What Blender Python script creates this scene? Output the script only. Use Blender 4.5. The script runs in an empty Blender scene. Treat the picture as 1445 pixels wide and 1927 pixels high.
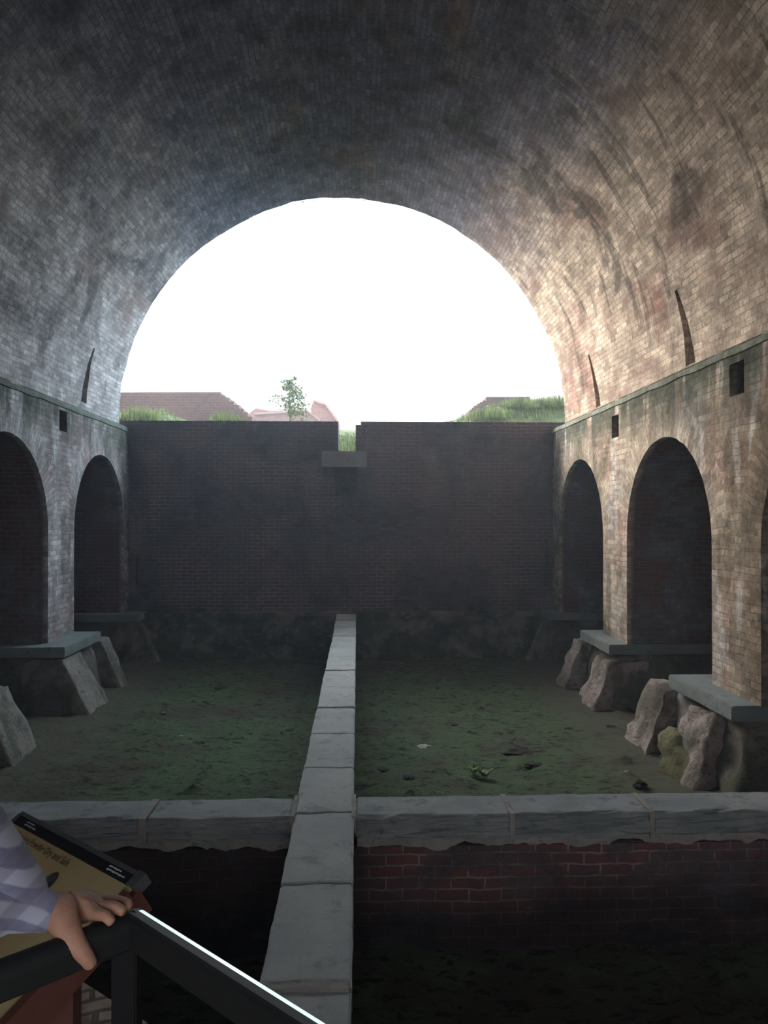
import bpy, bmesh, math, random
from mathutils import Vector, Matrix, noise
random.seed(7)
S = bpy.context.scene
COL = S.collection
R_ = math.radians

# ------------------------------------------------------------------ camera
F_PX = 1450.0
YAW, PITCH = R_(1.995), R_(.45)
cam_d = bpy.data.cameras.new('camera')
cam = bpy.data.objects.new('camera', cam_d); COL.objects.link(cam)
cam_d.sensor_fit = 'HORIZONTAL'; cam_d.sensor_width = 36.0
cam_d.lens = F_PX / 1445.0 * 36.0
cam_d.clip_start = .05; cam_d.clip_end = 500
cam.location = (0, 0, 0)
cam.rotation_euler = (math.pi / 2 + PITCH, 0, -YAW)
S.camera = cam
_F = Vector((math.sin(YAW) * math.cos(PITCH), math.cos(YAW) * math.cos(PITCH), math.sin(PITCH)))
_R = Vector((math.cos(YAW), -math.sin(YAW), 0)); _U = _R.cross(_F)
def W(u, v, y):
    """world point of a measured photo position on the plane at distance y"""
    d = _F + _R * ((u - 722.5) / F_PX) - _U * ((v - 963.5) / F_PX)
    return d * (y / d.y)

# ------------------------------------------------------------------ view, sky
S.view_settings.view_transform = 'Standard'
S.view_settings.look = 'None'
S.view_settings.gamma = 1
S.view_settings.use_curve_mapping = False
S.view_settings.exposure = 0.32

class NT:
    def __init__(s, tree): s.t = tree; s.n = tree.nodes; s.l = tree.links
    def new(s, kind, **kw):
        n = s.n.new(kind)
        ins = kw.pop('ins', {})
        for k, v in kw.items(): setattr(n, k, v)
        for k, v in ins.items(): s.put(n.inputs[k], v)
        return n
    def put(s, sock, v):
        if hasattr(v, 'is_output') or isinstance(v, bpy.types.NodeSocket): s.l.new(v, sock)
        else:
            if sock.type == 'RGBA' and len(v) == 3: v = (*v, 1)
            sock.default_value = v
    def math(s, op, a, b=0.0, c=None, clamp=False):
        n = s.new('ShaderNodeMath', operation=op, use_clamp=clamp, ins={0: a, 1: b})
        if c is not None: s.put(n.inputs[2], c)
        return n.outputs[0]
    def mix(s, f, a, b, mode='MIX'):
        n = s.new('ShaderNodeMix', data_type='RGBA', blend_type=mode, clamp_factor=True)
        s.put(n.inputs[0], f); s.put(n.inputs[6], a); s.put(n.inputs[7], b)
        return n.outputs[2]
    def rng(s, v, a, b, c=0.0, d=1.0, smooth=True):
        n = s.new('ShaderNodeMapRange', interpolation_type='SMOOTHSTEP' if smooth else 'LINEAR', ins={0: v, 1: a, 2: b, 3: c, 4: d})
        return n.outputs[0]
    def noise(s, vec, scale=1, detail=5, rough=.6, st=(1, 1, 1), off=(0, 0, 0), dist=0):
        m = s.new('ShaderNodeMapping', ins={'Vector': vec, 'Scale': st, 'Location': off})
        n = s.new('ShaderNodeTexNoise', ins={'Vector': m.outputs[0], 'Scale': scale, 'Detail': detail, 'Roughness': rough, 'Distortion': dist})
        return n.outputs['Fac']

SKY_SEEN = 1.12; SKY_HIGH = 6.0; SKY_LEFT = 23.0; SKY_RIGHT = 9.0; SKY_REAR = 1.3; FLARE_VEIL = .006
w = bpy.data.worlds.new('evening_sky'); S.world = w; w.use_nodes = True
w.cycles.sampling_method = 'MANUAL'; w.cycles.sample_map_resolution = 1024
q = NT(w.node_tree); q.n.clear()
tc = q.new('ShaderNodeTexCoord'); D = tc.outputs['Generated']
sp = q.new('ShaderNodeSeparateXYZ', ins={0: D})
def lobe(d, a, b):
    d = Vector(d).normalized()
    n = q.new('ShaderNodeVectorMath', operation='DOT_PRODUCT', ins={0: D, 1: tuple(d)})
    return q.rng(n.outputs['Value'], math.cos(R_(b)), math.cos(R_(a)))
up = q.rng(sp.outputs[2], 0.02, .55)
base = q.mix(up, (SKY_SEEN * 1.0, SKY_SEEN * .995, SKY_SEEN * .985), (SKY_SEEN * .80, SKY_SEEN * .95, SKY_SEEN * 1.06))
cl = q.noise(D, 3.2, 6, .55, (1, 1, 6), (0.3, 0, .4))

gl = lobe((-.72, .62, .28), 5, 36)
gr = lobe((.85, .40, .35), 10, 50)
gz = lobe((-.1, .70, .66), 8, 25)
ga = lobe((0, -1, .15), 20, 80)
e1 = q.new('ShaderNodeVectorMath', operation='SCALE', ins={0: (1.0, .90, .80), 'Scale': q.math('MULTIPLY', gl, SKY_LEFT)})
e2 = q.new('ShaderNodeVectorMath', operation='SCALE', ins={0: (.72, .9, 1.05), 'Scale': q.math('MULTIPLY', gr, SKY_RIGHT)})
e3 = q.new('ShaderNodeVectorMath', operation='SCALE', ins={0: (.75, .92, 1.05), 'Scale': q.math('MULTIPLY', gz, SKY_HIGH)})
s1 = q.new('ShaderNodeVectorMath', operation='ADD', ins={0: base, 1: e1.outputs[0]})
s2 = q.new('ShaderNodeVectorMath', operation='ADD', ins={0: s1.outputs[0], 1: e2.outputs[0]})
s3 = q.new('ShaderNodeVectorMath', operation='ADD', ins={0: s2.outputs[0], 1: e3.outputs[0]})
clm = q.math('MULTIPLY', q.rng(cl, .555, .66, 0, .85), q.math('MULTIPLY', q.rng(sp.outputs[2], .02, .08), q.rng(sp.outputs[2], .34, .22)))
s3 = q.new('ShaderNodeMix', data_type='RGBA', ins={0: clm, 6: s3.outputs[0], 7: (.74, .78, .80)})
e4 = q.new('ShaderNodeVectorMath', operation='SCALE', ins={0: (.95, .98, 1.05), 'Scale': q.math('MULTIPLY', ga, SKY_REAR)})
s3 = q.new('ShaderNodeVectorMath', operation='ADD', ins={0: s3.outputs[2], 1: e4.outputs[0]})
bg = q.new('ShaderNodeBackground', ins={'Color': s3.outputs[0], 'Strength': 1.0})
q.l.new(bg.outputs[0], q.new('ShaderNodeOutputWorld').inputs[0])

# ------------------------------------------------------------------ places
YB = 15.40                      # face of the end wall
XL, XR = -4.54, 3.94            # faces of the side walls
VX, VZ, VR = -.25, 1.95, 4.43   # axis and radius of the vault
ZS = -1.84                      # top of the slabs under the piers
ZC = -1.90                      # top of the coping and of the middle walk
ZF = -2.80                      # earth floor
ZP = -1.60                      # visitors' landing

# ------------------------------------------------------------------ helpers
def tag(o, label=None, cat=None, group=None, kind=None):
    if label: o['label'] = label
    if cat: o['category'] = cat
    if group: o['group'] = group
    if kind: o['kind'] = kind
    return o
def obj(name, bm, mat, parent=None, smooth=False):
    me = bpy.data.meshes.new(name); bm.to_mesh(me); bm.free()
    o = bpy.data.objects.new(name, me); COL.objects.link(o)
    if mat is not None: me.materials.append(mat)
    if smooth:
        for p in me.polygons: p.use_smooth = True
    if parent is not None:
        o.parent = parent
        o.matrix_parent_inverse = Matrix.Translation(-parent.location) if parent.type == 'EMPTY' else Matrix()
    return o
def empty(name, loc):
    o = bpy.data.objects.new(name, None); COL.objects.link(o); o.location = loc; o.empty_display_size = .1
    return o
def NB():
    bm = bmesh.new(); bm.loops.layers.uv.new('uv'); return bm
def boxuv(bm, faces=None):
    L = bm.loops.layers.uv.active
    for f in (faces or bm.faces):
        f.normal_update(); n = f.normal; a = max(range(3), key=lambda i: abs(n[i]))
        for l in f.loops:
            c = l.vert.co
            l[L].uv = (c.y, c.z) if a == 0 else (c.x, c.z) if a == 1 else (c.x, c.y)
def hexa(bm, pts, cuts=0):
    """8 corners: 0-3 bottom ccw, 4-7 top ccw"""
    v = [bm.verts.new(p) for p in pts]
    fs = [bm.faces.new([v[i] for i in q_]) for q_ in ((3, 2, 1, 0), (4, 5, 6, 7), (0, 1, 5, 4), (1, 2, 6, 5), (2, 3, 7, 6), (3, 0, 4, 7))]
    if cuts:
        es = list({e for f in fs for e in f.edges})
        bmesh.ops.subdivide_edges(bm, edges=es, cuts=cuts, use_grid_fill=True)
    return v
def box(bm, x0, x1, y0, y1, z0, z1, cuts=0):
    return hexa(bm, [(x0, y0, z0), (x1, y0, z0), (x1, y1, z0), (x0, y1, z0), (x0, y0, z1), (x1, y0, z1), (x1, y1, z1), (x0, y1, z1)], cuts)
def rough(bm, amp, scale, seed=0, fine=0):
    bm.normal_update()
    mv = []
    for v in bm.verts:
        p = v.co * scale + Vector((seed * 7.3, seed * 3.1, seed))
        d = noise.fractal(p, .8, 2.1, 4) * amp
        if fine: d += noise.noise(v.co * scale * 6) * fine
        mv.append(v.normal * d)
    for v, d in zip(bm.verts, mv): v.co += d
def tube(bm, pts, rads, seg=8, cap=True):
    pts = [Vector(p) for p in pts]
    if not hasattr(rads, '__len__'): rads = [rads] * len(pts)
    rings = []; ref = Vector((0, 0, 1))
    for i, p in enumerate(pts):
        t = (pts[min(i + 1, len(pts) - 1)] - pts[max(i - 1, 0)]).normalized()
        a = t.cross(ref)
        if a.length < .05: a = t.cross(Vector((1, 0, 0)))
        a.normalize(); b = t.cross(a)
        rings.append([bm.verts.new(p + (a * math.cos(2 * math.pi * k / seg) + b * math.sin(2 * math.pi * k / seg)) * rads[i]) for k in range(seg)])
    for r0, r1 in zip(rings, rings[1:]):
        for k in range(seg): bm.faces.new((r0[k], r0[(k + 1) % seg], r1[(k + 1) % seg], r1[k]))
    if cap: bm.faces.new(rings[0][::-1]); bm.faces.new(rings[-1])
def cut(o, *cutters):
    """subtract solids from a mesh, then drop the cutters"""
    cs = []
    for b in cutters:
        boxuv(b); c = obj('cutter', b, None); cs.append(c)
        m = o.modifiers.new('cut', 'BOOLEAN'); m.operation = 'DIFFERENCE'; m.solver = 'EXACT'; m.object = c
    bpy.context.view_layer.update()
    dg = bpy.context.evaluated_depsgraph_get()
    me = bpy.data.meshes.new_from_object(o.evaluated_get(dg), depsgraph=dg)
    o.modifiers.clear(); old = o.data; o.data = me; bpy.data.meshes.remove(old)
    for c in cs:
        cm = c.data; bpy.data.objects.remove(c); bpy.data.meshes.remove(cm)
def bake(o):
    bpy.context.view_layer.update()
    dg = bpy.context.evaluated_depsgraph_get()
    me = bpy.data.meshes.new_from_object(o.evaluated_get(dg), depsgraph=dg)
    o.modifiers.clear(); o.data = me
    return o

# ------------------------------------------------------------------ materials
def mat(name):
    m = bpy.data.materials.new(name); m.use_nodes = True
    t = NT(m.node_tree); b = t.n['Principled BSDF']
    return m, t, b
def plain(name, col, rough_=.7, metal=0, var=.15, scale=6, bump=0, bscale=40, spec=.3):
    m, t, b = mat(name)
    g = t.new('ShaderNodeNewGeometry').outputs['Position']
    n = t.noise(g, scale, 4)
    c = t.mix(t.rng(n, .3, .7), tuple(x * (1 - var) for x in col), tuple(min(1, x * (1 + var)) for x in col))
    t.put(b.inputs['Base Color'], c); b.inputs['Roughness'].default_value = rough_
    b.inputs['Metallic'].default_value = metal; b.inputs['Specular IOR Level'].default_value = spec
    if bump:
        bn = t.noise(g, bscale, 5)
        t.put(b.inputs['Normal'], t.new('ShaderNodeBump', ins={'Strength': 1.0, 'Distance': bump, 'Height': bn}).outputs[0])
    return m
def brickwork(name, b1, b2, mortar, coats, bump=.012, bw=.215, bh=.076, ms=.007, edge=None):
    """coats: list of (colour, coverage lo, hi, noise scale, stretch, offset, extra mask fn, amount)"""
    m, t, b = mat(name)
    uv = t.new('ShaderNodeUVMap', uv_map='uv').outputs[0]
    pos = t.new('ShaderNodeNewGeometry').outputs['Position']
    wob = t.new('ShaderNodeTexNoise', ins={'Vector': uv, 'Scale': 2.3, 'Detail': 3.0})
    wob2 = t.new('ShaderNodeTexNoise', ins={'Vector': uv, 'Scale': 17.0, 'Detail': 2.0})
    w0 = t.new('ShaderNodeVectorMath', operation='SCALE', ins={0: wob2.outputs['Color'], 'Scale': .018})
    w1a = t.new('ShaderNodeVectorMath', operation='SCALE', ins={0: wob.outputs['Color'], 'Scale': .05})
    w1 = t.new('ShaderNodeVectorMath', operation='ADD', ins={0: w0.outputs[0], 1: w1a.outputs[0]})
    wv = t.new('ShaderNodeVectorMath', operation='ADD', ins={0: uv, 1: w1.outputs[0]}).outputs[0]
    bt = t.new('ShaderNodeTexBrick', offset=.5, ins={'Vector': wv, 'Color1': b1, 'Color2': b2, 'Mortar': mortar, 'Scale': 1.0,
               'Mortar Size': ms, 'Mortar Smooth': .25, 'Bias': 0.0, 'Brick Width': bw, 'Row Height': bh})
    # per-brick tone from a coarse cell lookup
    col = bt.outputs['Color']; fac = bt.outputs['Fac']
    n1 = t.noise(pos, 9, 4, .7)
    col = t.mix(t.rng(n1, .25, .75, .0, .55), col, t.mix(.5, col, (.02, .017, .017)))
    sx = t.new('ShaderNodeSeparateXYZ', ins={0: pos}); su = t.new('ShaderNodeSeparateXYZ', ins={0: uv})
    bt2 = t.new('ShaderNodeTexBrick', offset=.5, ins={'Vector': wv, 'Color1': (.62, .62, .62), 'Color2': (1.18, 1.18, 1.18), 'Mortar': (.9, .9, .9), 'Scale': 1.0,
               'Mortar Size': ms, 'Mortar Smooth': .25, 'Bias': 0.0, 'Brick Width': bw, 'Row Height': bh})
    sb = t.new('ShaderNodeSeparateColor', ins={0: bt2.outputs['Color']})
    fine = t.math('MULTIPLY', t.rng(t.noise(pos, 22, 4, .7), .3, .7, .72, 1.2), t.rng(t.noise(pos, 2.2, 5, .65, (1, 1, 1), (3, 8, 1)), .34, .66, .66, 1.22))
    fine = t.math('MULTIPLY', fine, sb.outputs[0])
    for (c, lo, hi, sc, st, off, mk, am) in coats:
        n = t.noise(pos if mk != 'uv' and not (isinstance(mk, tuple) and mk[0] == 'uv') else uv, sc, 6, .62, st, off, .4)
        f = t.rng(n, lo, hi, 0, am)
        fn = mk[1] if isinstance(mk, tuple) else (mk if callable(mk) else None)
        if fn: f = t.math('MULTIPLY', f, fn(t, sx.outputs, su.outputs, n), clamp=True)
        # a coat sits thinner in the joints
        c2 = t.mix(t.math('MULTIPLY', fac, t.rng(t.noise(pos, 3.5, 4), .38, .62, .12, .6)), c, tuple(x * .45 for x in c))
        c2 = t.mix(1.0, c2, t.new('ShaderNodeCombineColor', ins={0: fine, 1: fine, 2: fine}).outputs[0], 'MULTIPLY')
        col = t.mix(f, col, c2)
    t.put(b.inputs['Base Color'], col)
    b.inputs['Roughness'].default_value = .93; b.inputs['Specular IOR Level'].default_value = .15
    h = t.math('SUBTRACT', t.math('ADD', t.math('MULTIPLY', t.noise(pos, 14, 6, .7), 1.1), t.math('MULTIPLY', sb.outputs[0], .8)), t.math('MULTIPLY', fac, .9))
    t.put(b.inputs['Normal'], t.new('ShaderNodeBump', ins={'Strength': .9, 'Distance': bump, 'Height': h}).outputs[0])
    return m

LIME = (.60, .515, .425); LIMEG = (.40, .40, .41); MOSS = (.085, .105, .07); SOOT_GLARE = (.15, .17, .24)  # crown soot, tinted lighter and bluer to stand in for lens glare
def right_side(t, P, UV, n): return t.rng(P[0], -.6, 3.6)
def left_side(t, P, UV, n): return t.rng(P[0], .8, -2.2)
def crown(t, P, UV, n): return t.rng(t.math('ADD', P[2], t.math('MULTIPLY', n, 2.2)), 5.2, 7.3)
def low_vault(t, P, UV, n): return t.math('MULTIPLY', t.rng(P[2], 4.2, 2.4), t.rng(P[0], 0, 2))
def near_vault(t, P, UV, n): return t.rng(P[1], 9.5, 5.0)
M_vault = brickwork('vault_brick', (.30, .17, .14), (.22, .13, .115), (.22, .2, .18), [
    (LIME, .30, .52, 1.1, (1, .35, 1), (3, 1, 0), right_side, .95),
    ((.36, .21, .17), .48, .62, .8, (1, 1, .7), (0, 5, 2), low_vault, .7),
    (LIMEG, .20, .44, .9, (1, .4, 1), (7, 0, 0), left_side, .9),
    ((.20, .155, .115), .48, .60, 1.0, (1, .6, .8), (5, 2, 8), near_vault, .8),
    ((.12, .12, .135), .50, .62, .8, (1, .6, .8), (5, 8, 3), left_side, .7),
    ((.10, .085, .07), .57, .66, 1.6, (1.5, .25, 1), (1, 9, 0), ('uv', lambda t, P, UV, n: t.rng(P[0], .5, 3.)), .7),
    (SOOT_GLARE, .15, .45, .9, (1, .5, 1), (0, 0, 4), crown, .93),
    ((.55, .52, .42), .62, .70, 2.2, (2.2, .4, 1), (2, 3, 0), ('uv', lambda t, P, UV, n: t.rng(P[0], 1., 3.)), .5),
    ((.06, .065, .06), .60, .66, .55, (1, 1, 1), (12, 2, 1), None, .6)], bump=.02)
def upperw(t, P, UV, n): return t.rng(t.math('ADD', P[2], t.math('MULTIPLY', n, .9)), 1.35, 2.15)
def no_low(t, P, UV, n): return t.rng(P[2], -.9, .1)
def near_r(t, P, UV, n): return t.rng(P[1], 8.6, 7.2)
def facing(side):
    def f(t, P, UV, n): return t.rng(P[0], 4.06, 3.96) if side > 0 else t.rng(P[0], -4.66, -4.56)
    return f
def mulm(*fs):
    def f(t, P, UV, n):
        r = fs[0](t, P, UV, n)
        for g in fs[1:]: r = t.math('MULTIPLY', r, g(t, P, UV, n))
        return r
    return f
RED1, RED2, MORT = (.155, .062, .05), (.10, .047, .042), (.19, .175, .16)
M_wall_r = brickwork('right_wall_brick', RED1, RED2, MORT, [
    ((.50, .43, .345), .26, .46, 1.3, (1, 1, .45), (2, 2, 0), facing(1), .93),
    ((.42, .27, .22), .50, .62, 1.7, (1, 1, .6), (4, 0, 6), facing(1), .6),
    ((.19, .145, .095), .36, .50, 1.1, (1, 1, .5), (4, 3, 0), mulm(facing(1), near_r), .8),
    ((.58, .56, .53), .53, .60, 1.5, (1, 1.5, .35), (9, 3, 0), facing(1), .75),
    ((.20, .17, .12), .53, .62, 1.3, (1, 1, .4), (1, 3, 7), facing(1), .7),
    ((.085, .10, .075), .34, .50, 2.8, (1, 1, .16), (5, 3, 0), mulm(facing(1), upperw), .95),
    ((.16, .17, .20), .44, .58, 1.0, (1, 1, .7), (6, 6, 6), lambda t, P, UV, n: t.rng(P[0], 3.97, 4.06), .75)], bump=.014)
M_wall_l = brickwork('left_wall_brick', RED1, RED2, MORT, [
    ((.36, .35, .36), .24, .46, 1.3, (1, 1, .45), (8, 2, 0), facing(-1), .92),
    ((.30, .22, .20), .52, .62, 1.9, (1, 1, .6), (1, 0, 6), facing(-1), .6),
    ((.07, .085, .065), .34, .55, 2.4, (1, 1, .14), (1, 3, 0), mulm(facing(-1), upperw), .9),
    ((.13, .11, .11), .52, .62, 1.3, (1, 1, .3), (1, 3, 7), facing(-1), .6),
    ((.50, .50, .52), .54, .62, 1.7, (1, 1.5, .4), (9, 3, 5), facing(-1), .6),
    ((.17, .18, .22), .44, .58, 1.2, (1, 1, .7), (3, 6, 1), lambda t, P, UV, n: t.rng(P[0], -4.60, -4.70), .7)], bump=.014)
M_back = brickwork('end_wall_brick', (.20, .135, .15), (.14, .11, .13), (.33, .30, .33), [
    ((.11, .115, .14), .42, .62, .55, (1, 1, 1), (1, 1, 3), None, .75),
    ((.25, .22, .23), .56, .70, .8, (1.6, 1, .6), (6, 1, 0), None, .45),
    ((.42, .38, .36), .735, .76, 5.5, (1, 1, 2.6), (2, 0, 1), None, .7),
    ((.075, .085, .085), .44, .6, 1.2, (1, 1, .5), (2, 7, 0), lambda t, P, UV, n: t.rng(P[2], -.7, -1.8), .6)], bump=.012)
M_front = brickwork('cross_wall_brick', (.27, .11, .10), (.18, .085, .085), (.36, .31, .30), [
    ((.11, .105, .12), .44, .58, 1.5, (1, 1, 1.6), (3, 1, 0), None, .75),
    ((.34, .32, .31), .66, .71, 5, (1, 1, 2), (3, 7, 0), None, .6),
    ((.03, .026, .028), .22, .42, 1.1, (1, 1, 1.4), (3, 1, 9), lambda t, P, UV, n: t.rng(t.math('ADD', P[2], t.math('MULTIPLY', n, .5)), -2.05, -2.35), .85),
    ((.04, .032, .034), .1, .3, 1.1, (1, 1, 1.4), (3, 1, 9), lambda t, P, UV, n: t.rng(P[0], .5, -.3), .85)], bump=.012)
M_out_brick = brickwork('weathered_outdoor_brick', (.24, .12, .10), (.17, .09, .08), (.26, .22, .2), [
    ((.12, .10, .09), .5, .62, 1.2, (1, 1, .8), (0, 0, 0), None, .6)])
M_pale_brick = brickwork('pink_building_brick', (.42, .20, .17), (.36, .17, .15), (.42, .33, .3), [
    ((.5, .36, .33), .5, .7, 1.5, (1, 1, 1), (0, 0, 0), None, .4)], bw=.3, bh=.12)
M_paving = brickwork('landing_brick', (.42, .24, .20), (.50, .43, .37), (.17, .15, .13), [
    ((.12, .11, .10), .5, .65, 3, (1, 1, 1), (0, 0, 0), None, .5)], bw=.21, bh=.066, ms=.01)

def stone(name, c1, c2, c3, bump=.02, sc=1.0, lines=True, green=0, grough=.85):
    m, t, b = mat(name)
    pos = t.new('ShaderNodeNewGeometry').outputs['Position']
    n = t.noise(pos, 2.4 * sc, 6, .6); n2 = t.noise(pos, 7 * sc, 6, .65, (1, 1, 2), (4, 4, 4)); n3 = t.noise(pos, 1.3 * sc, 5, .6, (1, 1, 1), (9, 1, 1), .5)
    c = t.mix(t.rng(n, .35, .65), c1, c2)
    c = t.mix(t.rng(n2, .54, .66, 0, .75), c, c3)
    if green: c = t.mix(t.rng(n3, .46, .60, 0, green), c, (.07, .085, .05))
    h = t.noise(pos, 9 * sc, 8, .66, (1, 1, 1), (0, 0, 0), .5)
    if lines:
        fl = t.noise(pos, 4.2 * sc, 3, .5, (1, 2.6, 3), (2, 2, 2), .6)
        step = t.math('SNAP', fl, .055)
        h = t.math('ADD', t.math('MULTIPLY', h, .35), t.math('MULTIPLY', step, 3.0))
        c = t.mix(t.rng(t.math('ABSOLUTE', t.math('SUBTRACT', t.math('FRACT', t.math('MULTIPLY', fl, 18.18)), .02)), .0, .05, .45, 0), c, tuple(x * .3 for x in c3))
    t.put(b.inputs['Base Color'], c); b.inputs['Roughness'].default_value = grough; b.inputs['Specular IOR Level'].default_value = .3
    t.put(b.inputs['Normal'], t.new('ShaderNodeBump', ins={'Strength': .9, 'Distance': bump, 'Height': h}).outputs[0])
    return m
M_slate = stone('bluestone', (.24, .26, .265), (.33, .345, .335), (.15, .165, .17), .025)
M_slate2 = stone('grey_walk_stone', (.36, .375, .37), (.44, .445, .43), (.26, .27, .265), .02)
M_slab = stone('pier_slab_stone', (.15, .175, .175), (.19, .215, .215), (.10, .12, .12), .01, lines=False)
M_conc_r = stone('pinkish_rubble_concrete', (.52, .43, .40), (.33, .28, .25), (.12, .11, .10), .08, 1.5, False, .6, .95)
M_conc_l = stone('grey_foundation_concrete', (.27, .245, .22), (.18, .17, .155), (.075, .08, .07), .04, 1.3, False, .75, .95)
M_core = stone('dark_footing_concrete', (.13, .12, .11), (.19, .165, .145), (.06, .065, .06), .04, 1.2, False, .7, .95)
M_found = stone('stained_foundation', (.06, .07, .07), (.20, .19, .17), (.27, .26, .23), .03, 1.1, False, .75, .95)
M_mortar = stone('lime_mortar', (.42, .39, .36), (.32, .30, .28), (.20, .19, .18), .02, 2, False, 0, .95)
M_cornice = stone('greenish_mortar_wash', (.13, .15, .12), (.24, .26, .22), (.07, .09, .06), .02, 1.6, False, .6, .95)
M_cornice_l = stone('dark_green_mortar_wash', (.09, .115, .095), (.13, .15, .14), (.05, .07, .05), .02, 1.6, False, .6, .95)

def moss():
    m, t, b = mat('mossy_earth')
    pos = t.new('ShaderNodeNewGeometry').outputs['Position']
    n1 = t.noise(pos, .55, 6, .6, (1, 1, 1), (2, 3, 0)); n2 = t.noise(pos, 2.6, 7, .7); n3 = t.noise(pos, 9, 7, .75, (.7, 1.6, 1)); n4 = t.noise(pos, 40, 4, .7)
    P = t.new('ShaderNodeSeparateXYZ', ins={0: pos}).outputs
    c = t.mix(t.rng(t.math('ADD', t.math('MULTIPLY', n1, .5), t.math('MULTIPLY', n2, .5)), .40, .56), (.105, .092, .066), (.105, .148, .076))
    c = t.mix(t.rng(n2, .52, .70, 0, .6), c, (.145, .205, .090))
    c = t.mix(t.rng(n3, .53, .58, 0, .85), c, (.022, .028, .022))
    c = t.mix(t.rng(n4, .6, .75, 0, .35), c, (.19, .20, .13))
    edge = t.rng(t.math('ADD', t.math('ABSOLUTE', t.math('ADD', P[0], .25)), t.math('MULTIPLY', n2, 1.4)), 3.3, 4.3)
    c = t.mix(t.math('MULTIPLY', edge, .7), c, (.13, .115, .09))
    t.put(b.inputs['Base Color'], c); b.inputs['Roughness'].default_value = .95; b.inputs['Specular IOR Level'].default_value = .15
    h = t.math('ADD', t.math('MULTIPLY', n3, 1.0), t.math('MULTIPLY', n4, .3))
    t.put(b.inputs['Normal'], t.new('ShaderNodeBump', ins={'Strength': 1.0, 'Distance': .05, 'Height': h}).outputs[0])
    return m
M_moss = moss()
M_grass = plain('dry_green_grass', (.20, .25, .09), .8, var=.5, scale=4)
M_bank = plain('grassy_bank', (.13, .16, .07), .95, var=.5, scale=2.5, bump=.08, bscale=9)
M_leaf = plain('young_leaf', (.15, .22, .07), .6, var=.4, scale=8)
M_bark = plain('thin_bark', (.14, .12, .09), .9)
M_fern = plain('bright_fern', (.13, .27, .05), .6, var=.3, scale=20)
M_roof = plain('pale_roof', (.42, .42, .45), .8, var=.1)
M_clod = plain('dark_earth', (.035, .03, .024), .95, var=.4, bump=.02, bscale=12)
M_paleS = plain('pale_pebble', (.34, .33, .29), .85, var=.3, bump=.01)
M_black_metal = plain('black_painted_steel', (.006, .006, .007), .6, .0, .1, spec=.15)
M_highlight = plain('highlight_steel', (.66, .72, .69), .20, 1.0, .08)  # bright strip that puts the highlight on the handrail
M_rail = plain('worn_black_handrail', (.012, .013, .013), .5, .0, .1, spec=.25)
M_frame = plain('grey_aluminium_edge', (.20, .22, .24), .35, .8, .1)
M_brown = plain('brown_painted_metal', (.105, .038, .028), .5, 0, .15)
M_band = plain('black_printed_band', (.012, .012, .015), .45)
M_tan = plain('ochre_printed_panel', (.50, .385, .20), .5, 0, .06)
M_ink = plain('brown_print', (.14, .105, .05), .6, 0, .05)
M_white = plain('white_print', (.62, .62, .62), .6, 0, .05)
M_skin = plain('skin', (.36, .19, .13), .55, 0, .14, 25, bump=.0015, bscale=130)
M_hair = plain('grey_hair', (.16, .14, .12), .8, 0, .3, 60)
M_trouser = plain('khaki_cloth', (.26, .21, .13), .95, 0, .1)
M_shoe = plain('brown_leather', (.06, .04, .03), .5)
def plaid():
    m, t, b = mat('blue_violet_plaid')
    tcn = t.new('ShaderNodeTexCoord').outputs['Object']
    s = t.new('ShaderNodeSeparateXYZ', ins={0: tcn}).outputs
    a = t.rng(t.math('ABSOLUTE', t.math('SUBTRACT', t.math('FRACT', t.math('MULTIPLY', t.math('ADD', s[0], s[2]), 17)), .5)), .22, .30)
    c = t.rng(t.math('ABSOLUTE', t.math('SUBTRACT', t.math('FRACT', t.math('MULTIPLY', t.math('SUBTRACT', s[2], s[0]), 13)), .5)), .25, .33)
    col = t.mix(t.math('MULTIPLY', a, .6), t.mix(t.rng(t.noise(tcn, 14, 4), .35, .65), (.13, .135, .22), (.22, .22, .31)), (.48, .49, .58))
    col = t.mix(t.math('MULTIPLY', c, .45), col, (.10, .09, .16))
    t.put(b.inputs['Base Color'], col); b.inputs['Roughness'].default_value = .95
    b.inputs['Sheen Weight'].default_value = .3
    t.put(b.inputs['Normal'], t.new('ShaderNodeBump', ins={'Strength': .6, 'Distance': .012, 'Height': t.noise(tcn, 9, 3, .5, (1, 1, 2))}).outputs[0])
    return m
M_shirt = plaid()

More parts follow.
